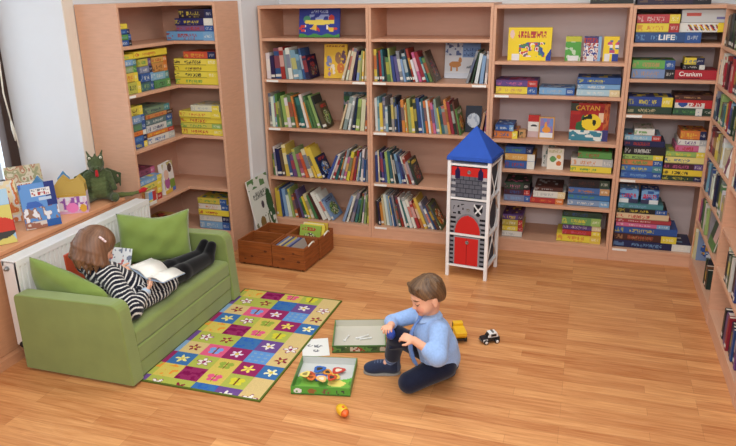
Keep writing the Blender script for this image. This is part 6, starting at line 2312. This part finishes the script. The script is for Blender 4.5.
# ------------------------------------------------------------------ dragon plush on the sill
def dragon():
    r = thing('dragon_plush', 'green plush dragon with red tongue and red-tipped tail sitting on the sill', 'plush toy', (0, 0, 0))
    B0 = A3((-0.545, -1.385, SZ + 0.002))
    f_ = unit((0.62, -0.78, 0)); u_ = A3((0, 0, 1)); s_ = np.cross(f_, u_)   # s_: its own right (-> lower left of the photo)
    P = lambda a, b, c: B0 + 1.1 * (a * f_ + b * s_ + c * u_)
    Rm = np.stack([s_, f_, u_], 1)
    body = [ell(P(0, 0, 0.085), (0.086, 0.075, 0.090), Rm, 0.02), ell(P(-0.004, 0, 0.15), (0.064, 0.057, 0.060), Rm, 0.03),
            ell(P(0.008, 0, 0.222), (0.052, 0.054, 0.048), Rm, 0.02), ell(P(0.048, 0, 0.204), (0.034, 0.036, 0.024), Rm, 0.018),
            cap(P(0.02, 0.030, 0.255), 0.016, P(0.018, 0.031, 0.262), 0.016, 0.01), cap(P(0.02, -0.030, 0.255), 0.016, P(0.018, -0.031, 0.262), 0.016, 0.01),
            cap(P(0.075, 0.014, 0.212), 0.008, P(0.078, 0.014, 0.214), 0.008, 0.006), cap(P(0.075, -0.014, 0.212), 0.008, P(0.078, -0.014, 0.214), 0.008, 0.006)]
    for k in range(6):
        a = 0.262 - 0.0 * k
        z, x = [(0.276, 0.012), (0.272, -0.012), (0.258, -0.034), (0.226, -0.05), (0.19, -0.055), (0.15, -0.058)][k]
        body.append(cap(P(x, 0, z - 0.014), 0.011, P(x - 0.006, 0, z + 0.004), 0.004, 0.008))
    for s in (1, -1):
        body += [cap(P(0.015, s * 0.045, 0.030), 0.034, P(0.085, s * 0.075, 0.026), 0.024, 0.02), ell(P(0.105, s * 0.082, 0.032), (0.026, 0.036, 0.030), Rm, 0.014),
                 cap(P(0.012, s * 0.058, 0.155), 0.024, P(0.062, s * 0.082, 0.090), 0.018, 0.018), ell(P(0.068, s * 0.083, 0.080), (0.020, 0.020, 0.018), Rm, 0.01),
                 cap(P(0.0, s * 0.034, 0.272), 0.009, P(-0.012, s * 0.044, 0.296), 0.004, 0.008)]
    # wrinkled belly folds
    for z in (0.05, 0.075, 0.10, 0.125):
        body.append(cap(P(0.060 - abs(z - 0.085) * 0.25, 0.035, z), 0.007, P(0.060 - abs(z - 0.085) * 0.25, -0.035, z + 0.006), 0.007, 0.012))

    def col(V):
        q = V - B0
        n = np.sin(q[:, 0] * 190 + 3 * np.sin(q[:, 2] * 90)) * np.sin(q[:, 1] * 170) * np.sin(q[:, 2] * 150)
        c = A3((74, 84, 54)) + n[:, None] * A3((15, 15, 11))
        belly = (q @ f_ > 0.02) & (np.abs(q @ s_) < 0.045) & (q[:, 2] > 0.03) & (q[:, 2] < 0.16)
        c[belly] = c[belly] * 0.6 + A3((120, 134, 84)) * 0.4
        eye = 0
        return c
    organic('plush_body', body, KNIT, r, 0.0036, col, 1)
    organic('wing', [cap(P(-0.032, 0.062, 0.15), 0.012, P(-0.022, 0.108, 0.105), 0.010, 0.03), cap(P(-0.03, 0.095, 0.15), 0.010, P(-0.022, 0.09, 0.09), 0.008, 0.03), cap(P(-0.035, 0.055, 0.17), 0.014, P(-0.03, 0.125, 0.14), 0.007, 0.01), cap(P(-0.03, 0.125, 0.14), 0.008, P(-0.015, 0.12, 0.07), 0.005, 0.01), cap(P(-0.035, 0.06, 0.15), 0.012, P(-0.02, 0.10, 0.09), 0.006, 0.02)], KNIT, r, 0.0036, (66, 76, 50), 2)
    organic('wing', [cap(P(-0.032, -0.062, 0.15), 0.012, P(-0.022, -0.108, 0.105), 0.010, 0.03), cap(P(-0.03, -0.095, 0.15), 0.010, P(-0.022, -0.09, 0.09), 0.008, 0.03), cap(P(-0.035, -0.055, 0.17), 0.014, P(-0.03, -0.125, 0.14), 0.007, 0.01), cap(P(-0.03, -0.125, 0.14), 0.008, P(-0.015, -0.12, 0.07), 0.005, 0.01), cap(P(-0.035, -0.06, 0.15), 0.012, P(-0.02, -0.10, 0.09), 0.006, 0.02)], KNIT, r, 0.0036, (66, 76, 50), 2)
    T = [A3((-0.51, -1.34, SZ + 0.02)), A3((-0.44, -1.30, SZ + 0.018)), A3((-0.395, -1.265, SZ + 0.016)), A3((-0.365, -1.215, SZ + 0.02))]
    organic('tail', [cap(T[i], 0.020 - 0.004 * i, T[i + 1], 0.016 - 0.003 * i, 0.01) for i in range(3)], KNIT, r, 0.0036, (96, 104, 60), 1)
    organic('tail_tip', [cap(T[3], 0.012, T[3] + A3((0.012, 0.035, 0.006)), 0.016, 0.01), cap(T[3] + A3((0.012, 0.035, 0.006)), 0.015, T[3] + A3((0.022, 0.065, 0.008)), 0.004, 0.01)], KNIT, r, 0.0034, (186, 38, 44), 1)
    organic('tongue', [cap(P(0.074, 0, 0.196), 0.009, P(0.086, 0, 0.168), 0.011, 0.006)], KNIT, r, 0.003, (172, 36, 38), 1)
    for s in (1, -1):
        b = MB(); b.ball(tuple(P(0.033, s * 0.031, 0.262)), 0.0085, 0, (232, 228, 210)); b.ball(tuple(P(0.0405, s * 0.031, 0.262)), 0.0035, 0, (20, 20, 20)); b.build('eye', CARD, r)


dragon()


# ------------------------------------------------------------------ light and camera
def lights():
    w = bpy.data.worlds.new('room_world')
    scene.world = w
    w.use_nodes = True
    bg = w.node_tree.nodes['Background']
    bg.inputs['Color'].default_value = (0.93, 0.96, 1.0, 1)
    bg.inputs['Strength'].default_value = 0.55

    def area(name, loc, size, sy, power, col, rot=(0, 0, 0)):
        l = bpy.data.lights.new(name, 'AREA')
        l.shape = 'RECTANGLE'
        l.size, l.size_y, l.energy, l.color = size, sy, power, col
        o = bpy.data.objects.new(name, l)
        COL.objects.link(o)
        o.location, o.rotation_euler = loc, rot
        return o
    area('ceiling_and_fill_light', (1.6, -1.6, 2.85), 2.4, 0.5, 30, (1.0, 0.95, 0.88))
    area('ceiling_and_fill_light', (1.6, -3.4, 2.85), 2.4, 0.5, 32, (1.0, 0.95, 0.88))
    area('ceiling_and_fill_light', (2.4, -5.6, 2.6), 2.2, 0.8, 72, (1.0, 0.96, 0.92), (math.radians(48), 0, 0.15))  # frontal fill added behind the camera to brighten the shelf interiors, no real fitting
    area('window_daylight', (-1.75, -2.8, 1.6), 2.4, 3.2, 85, (0.86, 0.93, 1.0), (0, -PI / 2, 0))


def camera():
    yaw, pitch, roll, F = 0.3146, 0.3283, -0.0164, 680.5
    cy, sy, cp, sp = math.cos(yaw), math.sin(yaw), math.cos(pitch), math.sin(pitch)
    f = Vector((-sy * cp, cy * cp, -sp))
    r = Vector((cy, sy, 0))
    u = r.cross(f)
    cr, sr = math.cos(roll), math.sin(roll)
    R = r * cr + u * sr
    U = -r * sr + u * cr
    M = Matrix((R, U, -f)).transposed().to_4x4()
    M.translation = (2.48175, -4.96404, 1.90152)
    cd = bpy.data.cameras.new('camera')
    cd.sensor_width = 36
    cd.lens = F / 736 * 36
    cd.clip_start = 0.05
    o = bpy.data.objects.new('camera', cd)
    COL.objects.link(o)
    o.matrix_world = M
    scene.camera = o


lights()
camera()
vs = scene.view_settings
vs.view_transform = 'Standard'
vs.look = 'None'
vs.exposure = -0.06
vs.gamma = 1.0
vs.use_curve_mapping = False
